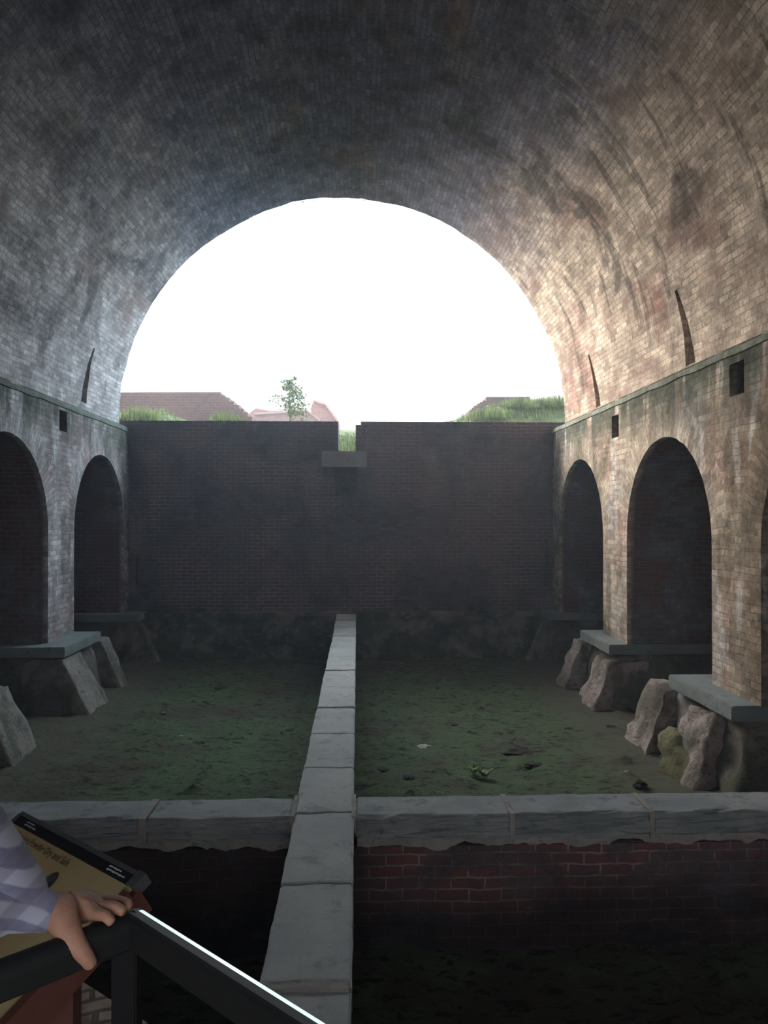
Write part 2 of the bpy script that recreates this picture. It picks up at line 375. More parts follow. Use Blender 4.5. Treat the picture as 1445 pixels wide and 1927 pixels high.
# ------------------------------------------------------------------ vault
def build_vault():
    bm = NB(); L = bm.loops.layers.uv.active
    NTH, NY = 120, 110; y0, y1 = -3.0, 15.34
    prof = [(VR, 1.80, 0, -.15), ] # straight foot
    def ringpt(k, y, r, out=False):
        # k=-1 .. NTH+1 ; feet at both ends
        if k < 0: p = Vector((VX - r, y, 1.80)); t_ = -.15
        elif k > NTH: p = Vector((VX + r, y, 1.80)); t_ = math.pi * VR + .15
        else:
            a = math.pi * (1 - k / NTH)
            rr = r
            if not out:
                j = noise.noise(Vector((a * 3.1, y * .7, 2))) * .035 + noise.noise(Vector((a * 11, y * 2.2, 5))) * .014
                if k in (0, NTH): j *= .2
                rr = r + j
                if y == y1: rr += noise.noise(Vector((a * 60, 1, 1))) * .02
            p = Vector((VX + rr * math.cos(a), y, VZ + rr * math.sin(a))); t_ = (math.pi - a) * VR
        return p, t_
    K = range(-1, NTH + 2); rows = []
    for i in range(NY + 1):
        y = y0 + (y1 - y0) * i / NY
        rows.append([(bm.verts.new(ringpt(k, y, VR)[0]), ringpt(k, y, VR)[1], y) for k in K])
    def quad(a, b, c, d, uvs):
        f = bm.faces.new((a, b, c, d))
        for l, u in zip(f.loops, uvs): l[L].uv = u
    for r0, r1 in zip(rows, rows[1:]):
        for a, b in zip(range(len(r0) - 1), range(1, len(r0))):
            quad(r0[a][0], r0[b][0], r1[b][0], r1[a][0], [(r0[a][2], r0[a][1]), (r0[b][2], r0[b][1]), (r1[b][2], r1[b][1]), (r1[a][2], r1[a][1])])
    RO = VR + .75
    o0 = [bm.verts.new(ringpt(k, y0, RO, True)[0]) for k in K]; o1 = [bm.verts.new(ringpt(k, y1, RO, True)[0]) for k in K]
    n = len(o0)
    for a in range(n - 1):
        b = a + 1; ta, tb = rows[0][a][1], rows[0][b][1]
        quad(o0[b], o0[a], o1[a], o1[b], [(y0, tb), (y0, ta), (y1, ta), (y1, tb)])
        quad(rows[0][b][0], rows[0][a][0], o0[a], o0[b], [(0, tb), (0, ta), (.75, ta), (.75, tb)])
        quad(rows[-1][a][0], rows[-1][b][0], o1[b], o1[a], [(0, ta), (0, tb), (.75, tb), (.75, ta)])
    for e, sgn in ((0, 1), (n - 1, -1)):
        loop = [r[e][0] for r in rows] + [o1[e], o0[e]]
        f = bm.faces.new(loop if sgn > 0 else loop[::-1])
    bmesh.ops.recalc_face_normals(bm, faces=bm.faces)
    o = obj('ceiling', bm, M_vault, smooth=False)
    tag(o, 'great round brick barrel vault, sooty at the crown', None, kind='structure')
    cs = []
    def slot(side, ya, yb, ytop, zb, zt):
        # tapered recess: deep niche whose back stays vertical while the vault leans over it
        b = NB(); s = side; x0 = VX + s * (VR - .9); x1 = VX + s * (VR + .62)
        xs = (x0, x1)
        pts = []
        for z, (a, c) in ((zb, (ya, yb)), (zt, (ytop, ytop + .07))):
            pts += [(min(xs), a, z), (max(xs), a, z), (max(xs), c, z), (min(xs), c, z)]
        hexa(b, pts); bmesh.ops.recalc_face_normals(b, faces=b.faces); return b
    cut(o, slot(1, 9.38, 9.66, 9.68, 1.93, 2.92), slot(1, 13.09, 13.35, 13.40, 1.93, 2.88), slot(-1, 13.22, 13.50, 13.48, 1.98, 2.95),
        slot(1, 5.68, 5.94, 5.90, 1.93, 2.90), slot(-1, 9.55, 9.82, 9.80, 1.98, 2.95))
    for p in o.data.polygons: p.use_smooth = False
build_vault()

# ------------------------------------------------------------------ side walls
def side_wall(name, x0, s, opens, crown_z, y0, y1, m, depth, holes, label):
    bm = NB(); L = bm.loops.layers.uv.active
    zb, zt = ZS, 1.80; RING = .40; cache = {}
    front, bound = [], {}
    def V(y, z):
        k = (round(y, 4), round(z, 4))
        if k not in cache:
            cache[k] = (bm.verts.new((x0, y, z)), bm.verts.new((x0 + s * depth, y, z)))
        return k
    def face(ks, uvs=None):
        uvs = uvs or [(k[0], k[1]) for k in ks]
        f = bm.faces.new([cache[k][0] for k in ks]); g = bm.faces.new([cache[k][1] for k in ks][::-1])
        for l, u in zip(f.loops, uvs): l[L].uv = u
        for l, u in zip(g.loops, uvs[::-1]): l[L].uv = u
        for a, b in zip(ks, ks[1:] + ks[:1]):
            if (b, a) in bound: del bound[(b, a)]
            else: bound[(a, b)] = 1
    arcs = {}
    ms = [y0] + [(opens[i][1] + opens[i + 1][0]) / 2 for i in range(len(opens) - 1)] + [y1]
    N = 40
    for i, (a, b) in enumerate(opens):
        c = (a + b) / 2; r = (b - a) / 2; rz = 1.34; zs = crown_z - rz; Rr = r + RING
        m0, m1 = ms[i], ms[i + 1]
        inn, out = [], []
        for k in range(N + 1):
            th = math.pi * (1 - k / N); j = 0 if k in (0, N) else noise.noise(Vector((c, th * 14, 0))) * .012
            inn.append(V(c + (r + j) * math.cos(th), zs + (rz + j) * math.sin(th))); arcs[inn[-1]] = (math.pi - th) * r
            out.append(V(c + Rr * math.cos(th), zs + (rz + RING) * math.sin(th)))
        for k in range(N):
            t0, t1 = arcs[inn[k]] * 1.15, arcs[inn[k + 1]] * 1.15
            face([inn[k], inn[k + 1], out[k + 1], out[k]], [(0, t0), (0, t1), (RING, t1), (RING, t0)])
            face([out[k], out[k + 1], V(out[k + 1][0], zt), V(out[k][0], zt)])
        for e, oo, ii in ((m0, out[0], inn[0]), (m1, out[-1], inn[-1])):
            E0, E1, E2 = V(e, zb), V(e, zs), V(e, zt)
            ob, ib, ot = V(oo[0], zb), V(ii[0], zb), V(oo[0], zt)
            face([E0, ob, oo, E1]); face([ob, ib, ii, oo]); face([E1, oo, ot, E2])
    # orientation may be mixed: use undirected boundary edges
    und = {}
    for f in list(bm.faces): pass
    bm.edges.ensure_lookup_table()
    fv = {v[0] for v in cache.values()}
    inv = {v[0]: k for k, v in cache.items()}
    es = [e for e in bm.edges if e.is_boundary and e.verts[0] in fv and e.verts[1] in fv]
    for e in es:
        ka, kb = inv[e.verts[0]], inv[e.verts[1]]
        f = bm.faces.new([cache[ka][0], cache[kb][0], cache[kb][1], cache[ka][1]])
        if ka in arcs and kb in arcs: ta, tb = arcs[ka], arcs[kb]
        elif abs(ka[1] - kb[1]) < 1e-4: ta, tb = ka[0], kb[0]
        else: ta, tb = ka[1], kb[1]
        for l, u in zip(f.loops, [(0, ta), (0, tb), (depth, tb), (depth, ta)]): l[L].uv = u
    bmesh.ops.recalc_face_normals(bm, faces=bm.faces)
    o = obj(name, bm, m); tag(o, label, None, kind='structure')
    cs = []
    for (a, b, za, zz) in holes:
        hb = NB(); xs = sorted((x0 - s * .1, x0 + s * .40)); box(hb, xs[0], xs[1], a, b, za, zz)
        bmesh.ops.recalc_face_normals(hb, faces=hb.faces); cs.append(hb)
    cut(o, *cs)
    # closing wall at the far end of the casemates
    bm = NB(); xs = sorted((x0 + s * depth, x0 + s * (depth + .4))); box(bm, xs[0], xs[1], y0, y1, ZF - .1, 1.8); boxuv(bm)
    bmesh.ops.recalc_face_normals(bm, faces=bm.faces)
    e = obj(name + '_end', bm, m); e.parent = o
    e.name = 'end_wall'
    return o
RO = [(.94, 3.64), (4.69, 7.40), (8.44, 11.14), (12.23, 14.93)]
LO = [(1.46, 4.12), (5.15, 7.81), (8.84, 11.50), (12.54, 15.19)]
side_wall('wall_right', XR, 1, RO, 1.04, -3.0, 15.72, M_wall_r, 3.2,
          [(7.71, 8.02, 1.28, 1.62), (11.48, 11.80, 1.23, 1.57)], 'lime-washed brick arcade wall on the right with tall round arches')
side_wall('wall_left', XL, -1, LO, 1.12, -3.0, 15.72, M_wall_l, 3.2,
          [(11.91, 12.22, 1.34, 1.66), (8.2, 8.5, 1.34, 1.66)], 'grey stained brick arcade wall on the left with round arches')
def cornice(n, x0, s, label):
    bm = NB()
    N = 90; xa, xb = x0 - s * .018, x0 + s * .02
    prev = None
    for i in range(N + 1):
        y = -3 + (YB + 3) * i / N; j = noise.noise(Vector((y * 2, s, 0))) * .02
        ring = [bm.verts.new(p) for p in ((xb, y, 1.70 + j), (xa, y, 1.71 + j), (xa + s * .005, y, 1.77 + j * .3), (xa + s * .05, y, 1.815), (xa + s * .28, y, 1.83), (xa + s * .28, y, 1.80), (xb, y, 1.80))]
        if prev:
            for k in range(len(ring)): bm.faces.new((prev[k], prev[(k + 1) % len(ring)], ring[(k + 1) % len(ring)], ring[k]))
        else: bm.faces.new(ring)
        prev = ring
    bm.faces.new(prev[::-1]); bmesh.ops.recalc_face_normals(bm, faces=bm.faces)
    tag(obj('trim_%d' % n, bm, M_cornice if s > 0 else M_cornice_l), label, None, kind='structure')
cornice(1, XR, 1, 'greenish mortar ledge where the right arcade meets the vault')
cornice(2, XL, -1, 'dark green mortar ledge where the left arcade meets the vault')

# ------------------------------------------------------------------ end wall
bm = NB(); box(bm, -4.72, 4.24, YB, YB + .62, -1.87, 1.93); boxuv(bm); bmesh.ops.recalc_face_normals(bm, faces=bm.faces)
o = obj('wall_back', bm, M_back); tag(o, 'dark sooty brick wall closing the far end of the vault', None, kind='structure')
def cb(x0, x1, z0, z1, d0=-.2, d1=.9):
    b = NB(); box(b, x0, x1, YB + d0, YB + d1, z0, z1); bmesh.ops.recalc_face_normals(b, faces=b.faces); return b
def niche():
    b = NB(); P_ = [(-4.8, -1.6), (-4.8, 1.55), (-4.52, 1.5), (-4.36, 1.3), (-4.22, 1.0), (-4.13, .6), (-4.10, .2), (-4.10, -1.6)]
    f0 = [b.verts.new((x, YB - .2, z)) for x, z in P_]; f1 = [b.verts.new((x, YB + .11, z)) for x, z in P_]
    b.faces.new(f0); b.faces.new(f1[::-1])
    for i in range(len(P_)): b.faces.new((f0[i], f1[i], f1[(i + 1) % len(P_)], f0[(i + 1) % len(P_)]))
    bmesh.ops.recalc_face_normals(b, faces=b.faces); return b
cut(o, cb(-.38, -.03, 1.33, 2.2), cb(-.032, .075, 1.86, 2.2), cb(-.45, 0.0, .46, 1.01, -.2, .45),
    niche(), cb(-4.40, -4.33, -1.32, -.72, -.2, .2), cb(3.76, 3.83, -1.35, -.42, -.2, .2))
bm = NB(); box(bm, -.71, .19, YB - .035, YB + .3, 1.02, 1.33, 3); rough(bm, .008, 5); boxuv(bm)
tag(obj('stone_lintel', bm, stone('lintel_stone', (.24, .23, .24), (.30, .29, .29), (.18, .17, .18), .01, 1, False)), 'weathered stone lintel over the small square hole in the end wall', 'lintel')
bm = NB(); box(bm, -4.72, 4.24, YB - .10, YB + .62, ZF - .1, -1.93, 24); rough(bm, .05, 1.4, 3)
o = obj('wall_back_foundation', bm, M_found); o.name = 'wall_back.001'; tag(o, 'stained stone foundation under the dark end wall', None, kind='structure')
bm = NB(); box(bm, -4.6, 4.0, YB - .16, YB + .1, -1.945, -1.865, 20); rough(bm, .015, 4, 1)
tag(obj('trim_3', bm, M_found), 'rough stone ledge along the foot of the end wall', None, kind='structure')

# low piece of side wall beside each end of the wall (battered buttresses)
def wedge(name, yc, x_top, x_bot, z_top, hw, m, seed, out, parent=None, label=None, cat=None, amp=.05, cuts=9, zb=None, ry=1.25, xback=None):
    """battered foot: sloping face towards the tunnel axis. out = +1 right side, -1 left side"""
    zb = ZF - .08 if zb is None else zb
    xb = xback if xback is not None else x_top + out * .55
    xs = [(x_bot, xb), (x_top, xb)]
    pts = []
    for z, (xf, xk), h in ((zb, xs[0], hw * ry), (z_top, xs[1], hw)):
        a, b = (xf, xk) if out > 0 else (xk, xf)
        pts += [(a, yc - h, z), (b, yc - h, z), (b, yc + h, z), (a, yc + h, z)]
    bm = NB(); hexa(bm, pts, cuts); bmesh.ops.recalc_face_normals(bm, faces=bm.faces)
    rough(bm, amp, 2.6, seed, amp * .25)
    boxuv(bm)
    o = obj(name, bm, m, parent, smooth=True)
    if label: tag(o, label, cat)
    return o

# ------------------------------------------------------------------ pier slabs and footings
def pier_base(side, pa, pb, slab_lab, foot_lab, seed, m_ridge, amp, rid):
    s = side; xe = 3.66 if s > 0 else -4.16; xo = (XR if s > 0 else XL) + s * 3.2
    x0, x1 = sorted((xe, xo))
    bm = NB(); box(bm, x0, x1, pa, pb, ZS - .15, ZS, 0)
    es = [e for e in bm.edges]
    bmesh.ops.bevel(bm, geom=es, offset=.012, segments=2, affect='EDGES')
    bmesh.ops.subdivide_edges(bm, edges=bm.edges[:], cuts=5, use_grid_fill=True); rough(bm, .010, 3, seed); boxuv(bm)
    tag(obj('stone_slab', bm, M_slab, smooth=False), slab_lab, 'stone slab')
    xf = xe + s * .16
    bm = NB(); a, b = sorted((xf, xo)); a2, b2 = sorted((xf - s * .20, xo))
    hexa(bm, [(a2, pa - .22, ZF - .08), (b2, pa - .22, ZF - .08), (b2, pb + .15, ZF - .08), (a2, pb + .15, ZF - .08),
              (a, pa + .06, ZS - .16), (b, pa + .06, ZS - .16), (b, pb - .06, ZS - .16), (a, pb - .06, ZS - .16)], 14)
    rough(bm, amp * .8, 2.2, seed, amp * .2)
    core = obj('pier_footing', bm, M_core, smooth=True); tag(core, foot_lab, 'footing')
    wedge('buttress', rid[0], xe + s * .02, (3.36 if s > 0 else -3.72), ZS - (.17 if s < 0 else .24), rid[1], m_ridge, seed + 1, s, core, amp=amp, label='pale sloping face of the footing, nearer ridge')
    wedge('buttress', rid[2], xe + s * (.02 if s < 0 else -.02), (3.34 if s > 0 else -3.80), ZS - .17, rid[3], m_ridge, seed + 2, s, core, amp=amp, label='pale sloping face of the footing, farther ridge')
pier_base(1, 11.08, 12.55, 'flat grey slab under the first right-hand pier beyond the middle arch', 'rough concrete footing with two lumpy sloping ridges, farther of two on the right', 1, M_conc_r, .085, (11.40, .33, 12.66, .24))
pier_base(1, 7.42, 8.95, 'flat grey slab under the large near pier on the right', 'rough pinkish and mossy footing at the right edge, near the coping', 5, M_conc_r, .10, (8.16, .33, 9.28, .27))
pier_base(-1, 11.12, 12.70, 'flat dark-edged slab under the left-hand pier with exposed red bricks', 'dark battered footing with two straight sloping ridges below the left pier', 9, M_conc_l, .035, (11.45, .36, 12.95, .17))
pier_base(-1, 7.42, 8.98, 'flat slab under the pier at the left edge, mostly out of view', 'grey sloping footing cut by the left edge of the picture', 13, M_conc_l, .045, (7.8, .36, 9.1, .30))
def end_base(s, y0, slab_lab, foot_lab, seed):
    xe = 3.66 if s > 0 else -4.16; xo = (XR if s > 0 else XL) + s * 3.2
    x0, x1 = sorted((xe, xo)); bm = NB(); box(bm, x0, x1, y0, YB - .02, ZS - .13, ZS, 4); rough(bm, .010, 3, seed); boxuv(bm)
    tag(obj('stone_slab', bm, M_slab), slab_lab, 'stone slab')
    a, b = sorted((xe + s * .14, xo)); bm = NB(); box(bm, a, b, y0 + .06, YB - .1, ZF - .1, ZS - .14, 10); rough(bm, .05, 2.2, seed)
    core = obj('pier_footing', bm, M_core, smooth=True); tag(core, foot_lab, 'footing')
    wedge('buttress', 14.98, xe - s * .02, xe - s * .42, ZS - .17, .09, M_conc_l, seed, s, core, amp=.02, label='thin sloping concrete rib')
end_base(1, 14.72, 'dark stone slab in the far right corner against the end wall', 'low footing in the far right corner with a thin leaning rib', 17)
end_base(-1, 14.80, 'dark stone slab in the far left corner against the end wall', 'low footing in the far left corner with a thin leaning rib', 18)
# loose mossy rubble skirt in front of the near right footing
bm = NB(); hexa(bm, [(3.36, 7.80, ZF - .1), (3.9, 7.6, ZF - .1), (3.9, 8.9, ZF - .1), (3.34, 8.75, ZF - .1), (3.46, 7.95, ZF + .20), (3.8, 7.9, ZF + .34), (3.8, 8.7, ZF + .42), (3.46, 8.6, ZF + .36)], 10)
rough(bm, .11, 2.4, 33, .03)
m_y = stone('yellow_green_mossy_rubble', (.20, .19, .10), (.14, .14, .08), (.09, .085, .06), .05, 1.5, False, .2, .95)
tag(obj('rubble_block', bm, m_y, smooth=True), 'low yellow-green mossy block of rubble at the foot of the right footing', 'rubble')

# ------------------------------------------------------------------ floor
bm = NB(); NX, NYG = 150, 190
gx = [-7.8 + 15.1 * i / NX for i in range(NX + 1)]; gy = [-.5 + 16.2 * j / NYG for j in range(NYG + 1)]
def fz(x, y):
    e = max(0, abs(x + .25) - 3.2)
    return ZF + noise.fractal(Vector((x * 1.1, y * 1.1, 0)), .9, 2.2, 4) * .035 + abs(noise.noise(Vector((x * 4.5, y * 5.5, 3)))) ** 2 * .16 + noise.noise(Vector((x * 12, y * 12, 3))) * .012 + min(e, .8) * .05
g = [[bm.verts.new((x, y, fz(x, y))) for x in gx] for y in gy]
for j in range(NYG):
    for i in range(NX): bm.faces.new((g[j][i], g[j][i + 1], g[j + 1][i + 1], g[j + 1][i]))
tag(obj('floor', bm, M_moss, smooth=True), 'damp mossy earth floor between the low walls', None, kind='structure')
# visitors' landing: brick paved, diagonal front edge on the left
pl = [(-6.0, -3.0), (3.9, -3.0), (3.9, 1.9), (.05, 1.9), (-.59, 2.44), (-1.0, 2.77), (-2.6, 4.05), (-4.5, 4.6), (-4.5, -3.0)]
pl = [(-4.5, -3.0), (3.9, -3.0), (3.9, 1.9), (.08, 1.9), (-.59, 2.42), (-1.0, 2.75), (-2.6, 4.05), (-4.5, 4.6)]
bm = NB(); L = bm.loops.layers.uv.active
top = [bm.verts.new((x, y, ZP)) for x, y in pl]; bot = [bm.verts.new((x, y, ZF - .1)) for x, y in pl]
f = bm.faces.new(top)
ca, sa = math.cos(R_(20)), math.sin(R_(20))
for l in f.loops: l[L].uv = (l.vert.co.x * ca + l.vert.co.y * sa, -l.vert.co.x * sa + l.vert.co.y * ca)
side = []
for i in range(len(pl)):
    j = (i + 1) % len(pl); side.append(bm.faces.new((bot[i], bot[j], top[j], top[i])))
boxuv(bm, side)
bmesh.ops.recalc_face_normals(bm, faces=bm.faces)
tag(obj('floor_landing', bm, M_paving), 'brick-paved landing beside the pit where the visitors stand', None, kind='structure')
bpy.data.objects['floor_landing'].name = 'floor.001'
# rear closing wall
bm = NB(); box(bm, -7.9, 7.3, -3.4, -3.0, ZF, 7.2); boxuv(bm); bmesh.ops.recalc_face_normals(bm, faces=bm.faces)
o = tag(obj('wall_rear', bm, M_back), 'brick wall with a wide entrance behind the camera', None, kind='structure')
b = NB(); box(b, -2.6, 2.2, -3.6, -2.8, ZP, 1.9); bmesh.ops.recalc_face_normals(b, faces=b.faces); cut(o, b)

# ------------------------------------------------------------------ cross wall, middle wall
YF = 4.93; YFB = 5.26
bm = NB(); box(bm, -.02, XR + .4, YF + .03, YFB - .03, ZF - .1, -2.11); box(bm, XL - .4, -.40, YF + .03, YFB - .03, ZF - .1, -2.11)
boxuv(bm); bmesh.ops.recalc_face_normals(bm, faces=bm.faces)
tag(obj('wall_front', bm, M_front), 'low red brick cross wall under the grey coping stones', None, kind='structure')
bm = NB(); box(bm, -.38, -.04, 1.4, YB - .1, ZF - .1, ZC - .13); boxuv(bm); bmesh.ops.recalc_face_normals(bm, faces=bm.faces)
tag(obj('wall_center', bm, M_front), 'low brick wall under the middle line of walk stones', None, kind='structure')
def bed(x0, x1, lab):
    bm = NB(); N = int((x1 - x0) / .03); prev = None
    for i in range(N + 1):
        x = x0 + (x1 - x0) * i / N
        d = noise.fractal(Vector((x * 3.2, 4, 0)), .8, 2, 4) * .05
        y = YF + .012 + noise.noise(Vector((x * 5, 0, 0))) * .008
        ring = [bm.verts.new(p) for p in ((x, y, -2.10 + d), (x, y - .004, -2.045), (x, YF + .05, -2.035), (x, YF + .05, -2.10 + d))]
        if prev:
            for k in range(4): bm.faces.new((prev[k], prev[(k + 1) % 4], ring[(k + 1) % 4], ring[k]))
        else: bm.faces.new(ring)
        prev = ring
    bm.faces.new(prev[::-1]); bmesh.ops.recalc_face_normals(bm, faces=bm.faces)
    return tag(obj('mortar_bed', bm, M_mortar), lab, 'mortar')
bed(0.0, 4.3, 'ragged pale mortar bed under the right-hand coping stones')
bed(-4.9, -.41, 'ragged pale mortar bed under the left-hand coping stones')

def stone_block(name, x0, x1, y0, y1, z0, z1, m, seed, amp=.008, skew=0, dents=0):
    bm = NB()
    v = hexa(bm, [(x0, y0, z0), (x1, y0, z0), (x1, y1, z0), (x0, y1, z0), (x0, y0, z1), (x1, y0, z1), (x1, y1, z1), (x0, y1, z1)])
    bmesh.ops.bevel(bm, geom=bm.edges[:], offset=.010, segments=2, affect='EDGES')
    bmesh.ops.subdivide_edges(bm, edges=[e for e in bm.edges if e.calc_length() > .05], cuts=12, use_grid_fill=True)
    bm.normal_update()
    for w_ in bm.verts:
        p = w_.co
        d = noise.fractal(Vector((p.x * 4 + seed * 5, p.y * 4, p.z * 9)), .7, 2, 4) * amp
        if w_.normal.y < -.5: d += noise.fractal(Vector((p.x * 5 + seed, 1, p.z * 30)), .6, 2, 3) * dents
        w_.co += w_.normal * d
    boxuv(bm)
    return obj(name, bm, m, smooth=False)
# coping stones of the cross wall
cop = [(-.005, .985, 'right-hand coping stone next to the middle walk, with a dark broken lip'), (1.0, 1.895, 'second coping stone to the right of the middle walk'),
       (1.91, 3.0, 'third coping stone to the right of the walk, with two pinkish mortar patches'), (3.015, 4.3, 'coping stone running out of the picture on the right')]
for i, (a, b, lab) in enumerate(cop):
    tag(stone_block('coping_stone', a, b, YF - .01, YFB, -2.045 + .0, ZC + .005, M_slate, i, .006, dents=.035), lab, 'coping stone', 'coping stones on the cross wall')
copl = [(-1.335, -.425, 'left-hand coping stone between the pale joint and the middle walk'), (-2.6, -1.37, 'coping stone behind the information panel, left of the pale joint'), (-3.9, -2.62, 'coping stone at the far left, out of the frame')]
for i, (a, b, lab) in enumerate(copl[:2]):
    tag(stone_block('coping_stone', a, b, YF - .0, YFB, -2.045 + .0, ZC + .0, M_slate, 9 + i, .008, dents=.03), lab, 'coping stone', 'coping stones on the cross wall')
# mortar joints between them
for x, lab in ((.9925, 'narrow mortar joint between the first and second right coping stones'), (1.9025, 'slanting mortar joint between the second and third right coping stones'), (-1.352, 'wide pale mortar joint in the left coping')):
    hw = .016 if x > 0 else .024
    bm = NB(); box(bm, x - hw, x + hw, YF - .012, YFB, -2.07, ZC + .008, 3); rough(bm, .008, 9, 2)
    tag(obj('mortar_joint', bm, M_mortar), lab, 'mortar')
for x in (-.005 - .02, -.412):
    bm = NB(); box(bm, x - .012, x + .018, YF - .02 + .0, YFB + .03, ZC - .1, ZC + .012, 2); rough(bm, .008, 9, 2)
    tag(obj('mortar_joint', bm, M_mortar), 'pale mortar joint on the %s side of the walk at the crossing' % ('right' if x > -.1 else 'left'), 'mortar')
# walk stones
ys = [1.75, 3.13, 4.03, 4.985, 5.88, 6.82, 7.74, 8.68, 9.62, 10.56, 11.5, 12.44, 13.4, 14.35, YB - .12]
ords = ['nearest walk stone at the bottom edge of the picture', 'second nearest walk stone, cracked across', 'walk stone just in front of the crossing with the coping', 'walk stone lying in the crossing with the coping',
        'first walk stone beyond the crossing', 'second walk stone beyond the crossing', 'third walk stone beyond the crossing', 'fourth walk stone beyond the crossing', 'fifth walk stone beyond the crossing, with a pale scrape',
        'sixth walk stone beyond the crossing', 'seventh walk stone beyond the crossing', 'third from last walk stone before the end wall', 'last but one walk stone before the end wall', 'last walk stone touching the end wall']
for i in range(len(ys) - 1):
    j = (random.random() - .5) * .012
    o = stone_block('walk_stone', -.398 + j, -.022 + j * .3, ys[i] + .008, ys[i + 1] - .008, ZC - .13, ZC + (random.random() - .5) * .012 + .006, M_slate2, 20 + i, .007, dents=.004)
    tag(o, ords[i], 'walk stone', 'grey stones of the middle walk')
bm = NB(); box(bm, -.385, -.03, 3.105, 3.165, ZC - .05, ZC + .018, 4); rough(bm, .010, 12, 2)
tag(obj('mortar_joint', bm, M_mortar), 'crumbling mortar joint across the nearest walk stones', 'mortar')

# ------------------------------------------------------------------ things on the floor
def rock(name, x, y, r, m, lab, cat, flat=.5, seed=1, group=None):
    bm = NB(); bmesh.ops.create_icosphere(bm, subdivisions=3, radius=r)
    rough(bm, r * .45, 1.6 / r, seed)
    for v in bm.verts: v.co.z *= flat
    o = obj(name, bm, m, smooth=False); o.location = (x, y, fz(x, y) + r * flat * .3)
    o.rotation_euler[2] = seed
    return tag(o, lab, cat, group)
def F(u, v):
    d = _F + _R * ((u - 722.5) / F_PX) - _U * ((v - 963.5) / F_PX); return d * (ZF / d.z)
p = F(1204, 1484); rock('dark_rock', p.x, p.y, .075, M_clod, 'round dark rock on the moss close behind the right coping', 'rock', .7, 2)
p = F(797, 1405); rock('pale_stone', p.x, p.y, .08, M_paleS, 'flat pale stone half sunk in the moss right of the walk', 'stone', .22, 3)
for i, (u, v, lab) in enumerate([(1181, 1451, 'tiny white pebble left of the near right footing'), (340, 1388, 'small pale stone on the moss left of the walk'), (308, 1346, 'small light pebble in the middle of the left moss')]):
    p = F(u, v); rock('pebble', p.x, p.y, .03, M_paleS, lab, 'pebble', .35, 4 + i)
for i, (u, v, r, lab) in enumerate([(975, 1417, .16, 'largest dark clod of earth right of the walk'), (1002, 1446, .09, 'dark clod just below the largest one'), (768, 1465, .06, 'small dark clod behind the first right coping stone'),
                                   (1070, 1373, .06, 'small dark clod near the far right footing'), (855, 1365, .05, 'crumb of dark earth in the middle of the right moss'),
                                   (415, 1297, .10, 'dark clod far out on the left moss'), (372, 1397, .08, 'dark clod beside the small pale stone'), (545, 1378, .05, 'dark crumb of earth left of the walk'),
                                   (720, 1450, .06, 'dark crumb of earth close to the right side of the walk'), (1150, 1375, .06, 'dark clod in front of the gap between the right footings')]):
    p = F(u, v); rock('earth_clod', p.x, p.y, r, M_clod, lab, 'clod', .22, 9 + i)
def fern(x, y, z, n, L_, name, lab, m, seed):
    rnd = random.Random(seed); bm = NB()
    for k in range(n):
        a = rnd.uniform(0, 6.28); d = Vector((math.cos(a), math.sin(a), 0)); s = Vector((-d.y, d.x, 0)); l = L_ * rnd.uniform(.6, 1)
        prev = None
        for i in range(9):
            t_ = i / 8; c = d * (l * t_ * .6) + Vector((0, 0, l * (1.5 * t_ - .75 * t_ * t_)))
            w_ = .003
            if prev is not None:
                bm.faces.new([bm.verts.new(q_) for q_ in (prev - s * w_, prev + s * w_, c + s * w_, c - s * w_)])
                if i > 1:
                    ll = l * .17 * math.sin(math.pi * min(1, t_ * .95 + .05)) + .01
                    for sg in (-1, 1):
                        e = c + s * sg * ll + d * ll * .3; wd = d * .011
                        bm.faces.new([bm.verts.new(q_) for q_ in (c - wd, c + wd, e + wd * .3 + Vector((0, 0, -.01)), e - wd * .3 + Vector((0, 0, -.01)))])
            prev = c
    o = obj(name, bm, m); o.location = (x, y, z); return tag(o, lab, 'plant')
p = F(890, 1462); fern(p.x, p.y, fz(p.x, p.y), 14, .15, 'small_fern', 'bright green fern growing in the moss right of the walk', M_fern, 1)
p = F(912, 1466); fern(p.x, p.y, fz(p.x, p.y), 14, .16, 'small_fern', 'duller fern touching the bright green one on its right', M_leaf, 2)
# trailing pale root on the near pit floor
bm = NB(); pts = []
for i in range(15):
    t_ = i / 14; x = -.0 + 1.25 * t_; y = 3.95 - .35 * t_ + noise.noise(Vector((t_ * 4, 0, 0))) * .05
    pts.append((x + .05, y, fz(x, y) + .03))
tube(bm, pts, .006, 5)
tag(obj('fallen_twig', bm, M_bark), 'long thin pale twig lying on the pit floor at the bottom right', 'twig')

# ------------------------------------------------------------------ outside, beyond the end wall
def gz(x, y):
    t_ = max(0, min(1, (y - 16.2) / 6))
    h = 1.25 + 1.25 * t_ + .95 * max(0, min(1, (x - 2.1) / 1.3)) * max(0, min(1, (y - 16.5) / 2.0))
    h += .62 * max(0, min(1, (-4.3 - x) / .7)) * max(0, min(1, (y - 16.5) / 1.0)) + .5 * math.exp(-((x + 3.0) / .5) ** 2 - ((y - 17.9) / .8) ** 2)
    pass
    h += .1 * math.exp(-((x + .4) / 1.4) ** 2) * max(0, min(1, (y - 22) / 6))
    h = min(h, 2.75)
    return h + noise.fractal(Vector((x * .7, y * .7, 4)), .9, 2, 4) * .08
bm = NB(); NX, NYG = 90, 90
gx = [-14 + 28 * i / NX for i in range(NX + 1)]; gy = [16.0 + 26 * (j / NYG) ** 1.5 for j in range(NYG + 1)]
g = [[bm.verts.new((x, y, gz(x, y))) for x in gx] for y in gy]
for j in range(NYG):
    for i in range(NX): bm.faces.new((g[j][i], g[j][i + 1], g[j + 1][i + 1], g[j + 1][i]))
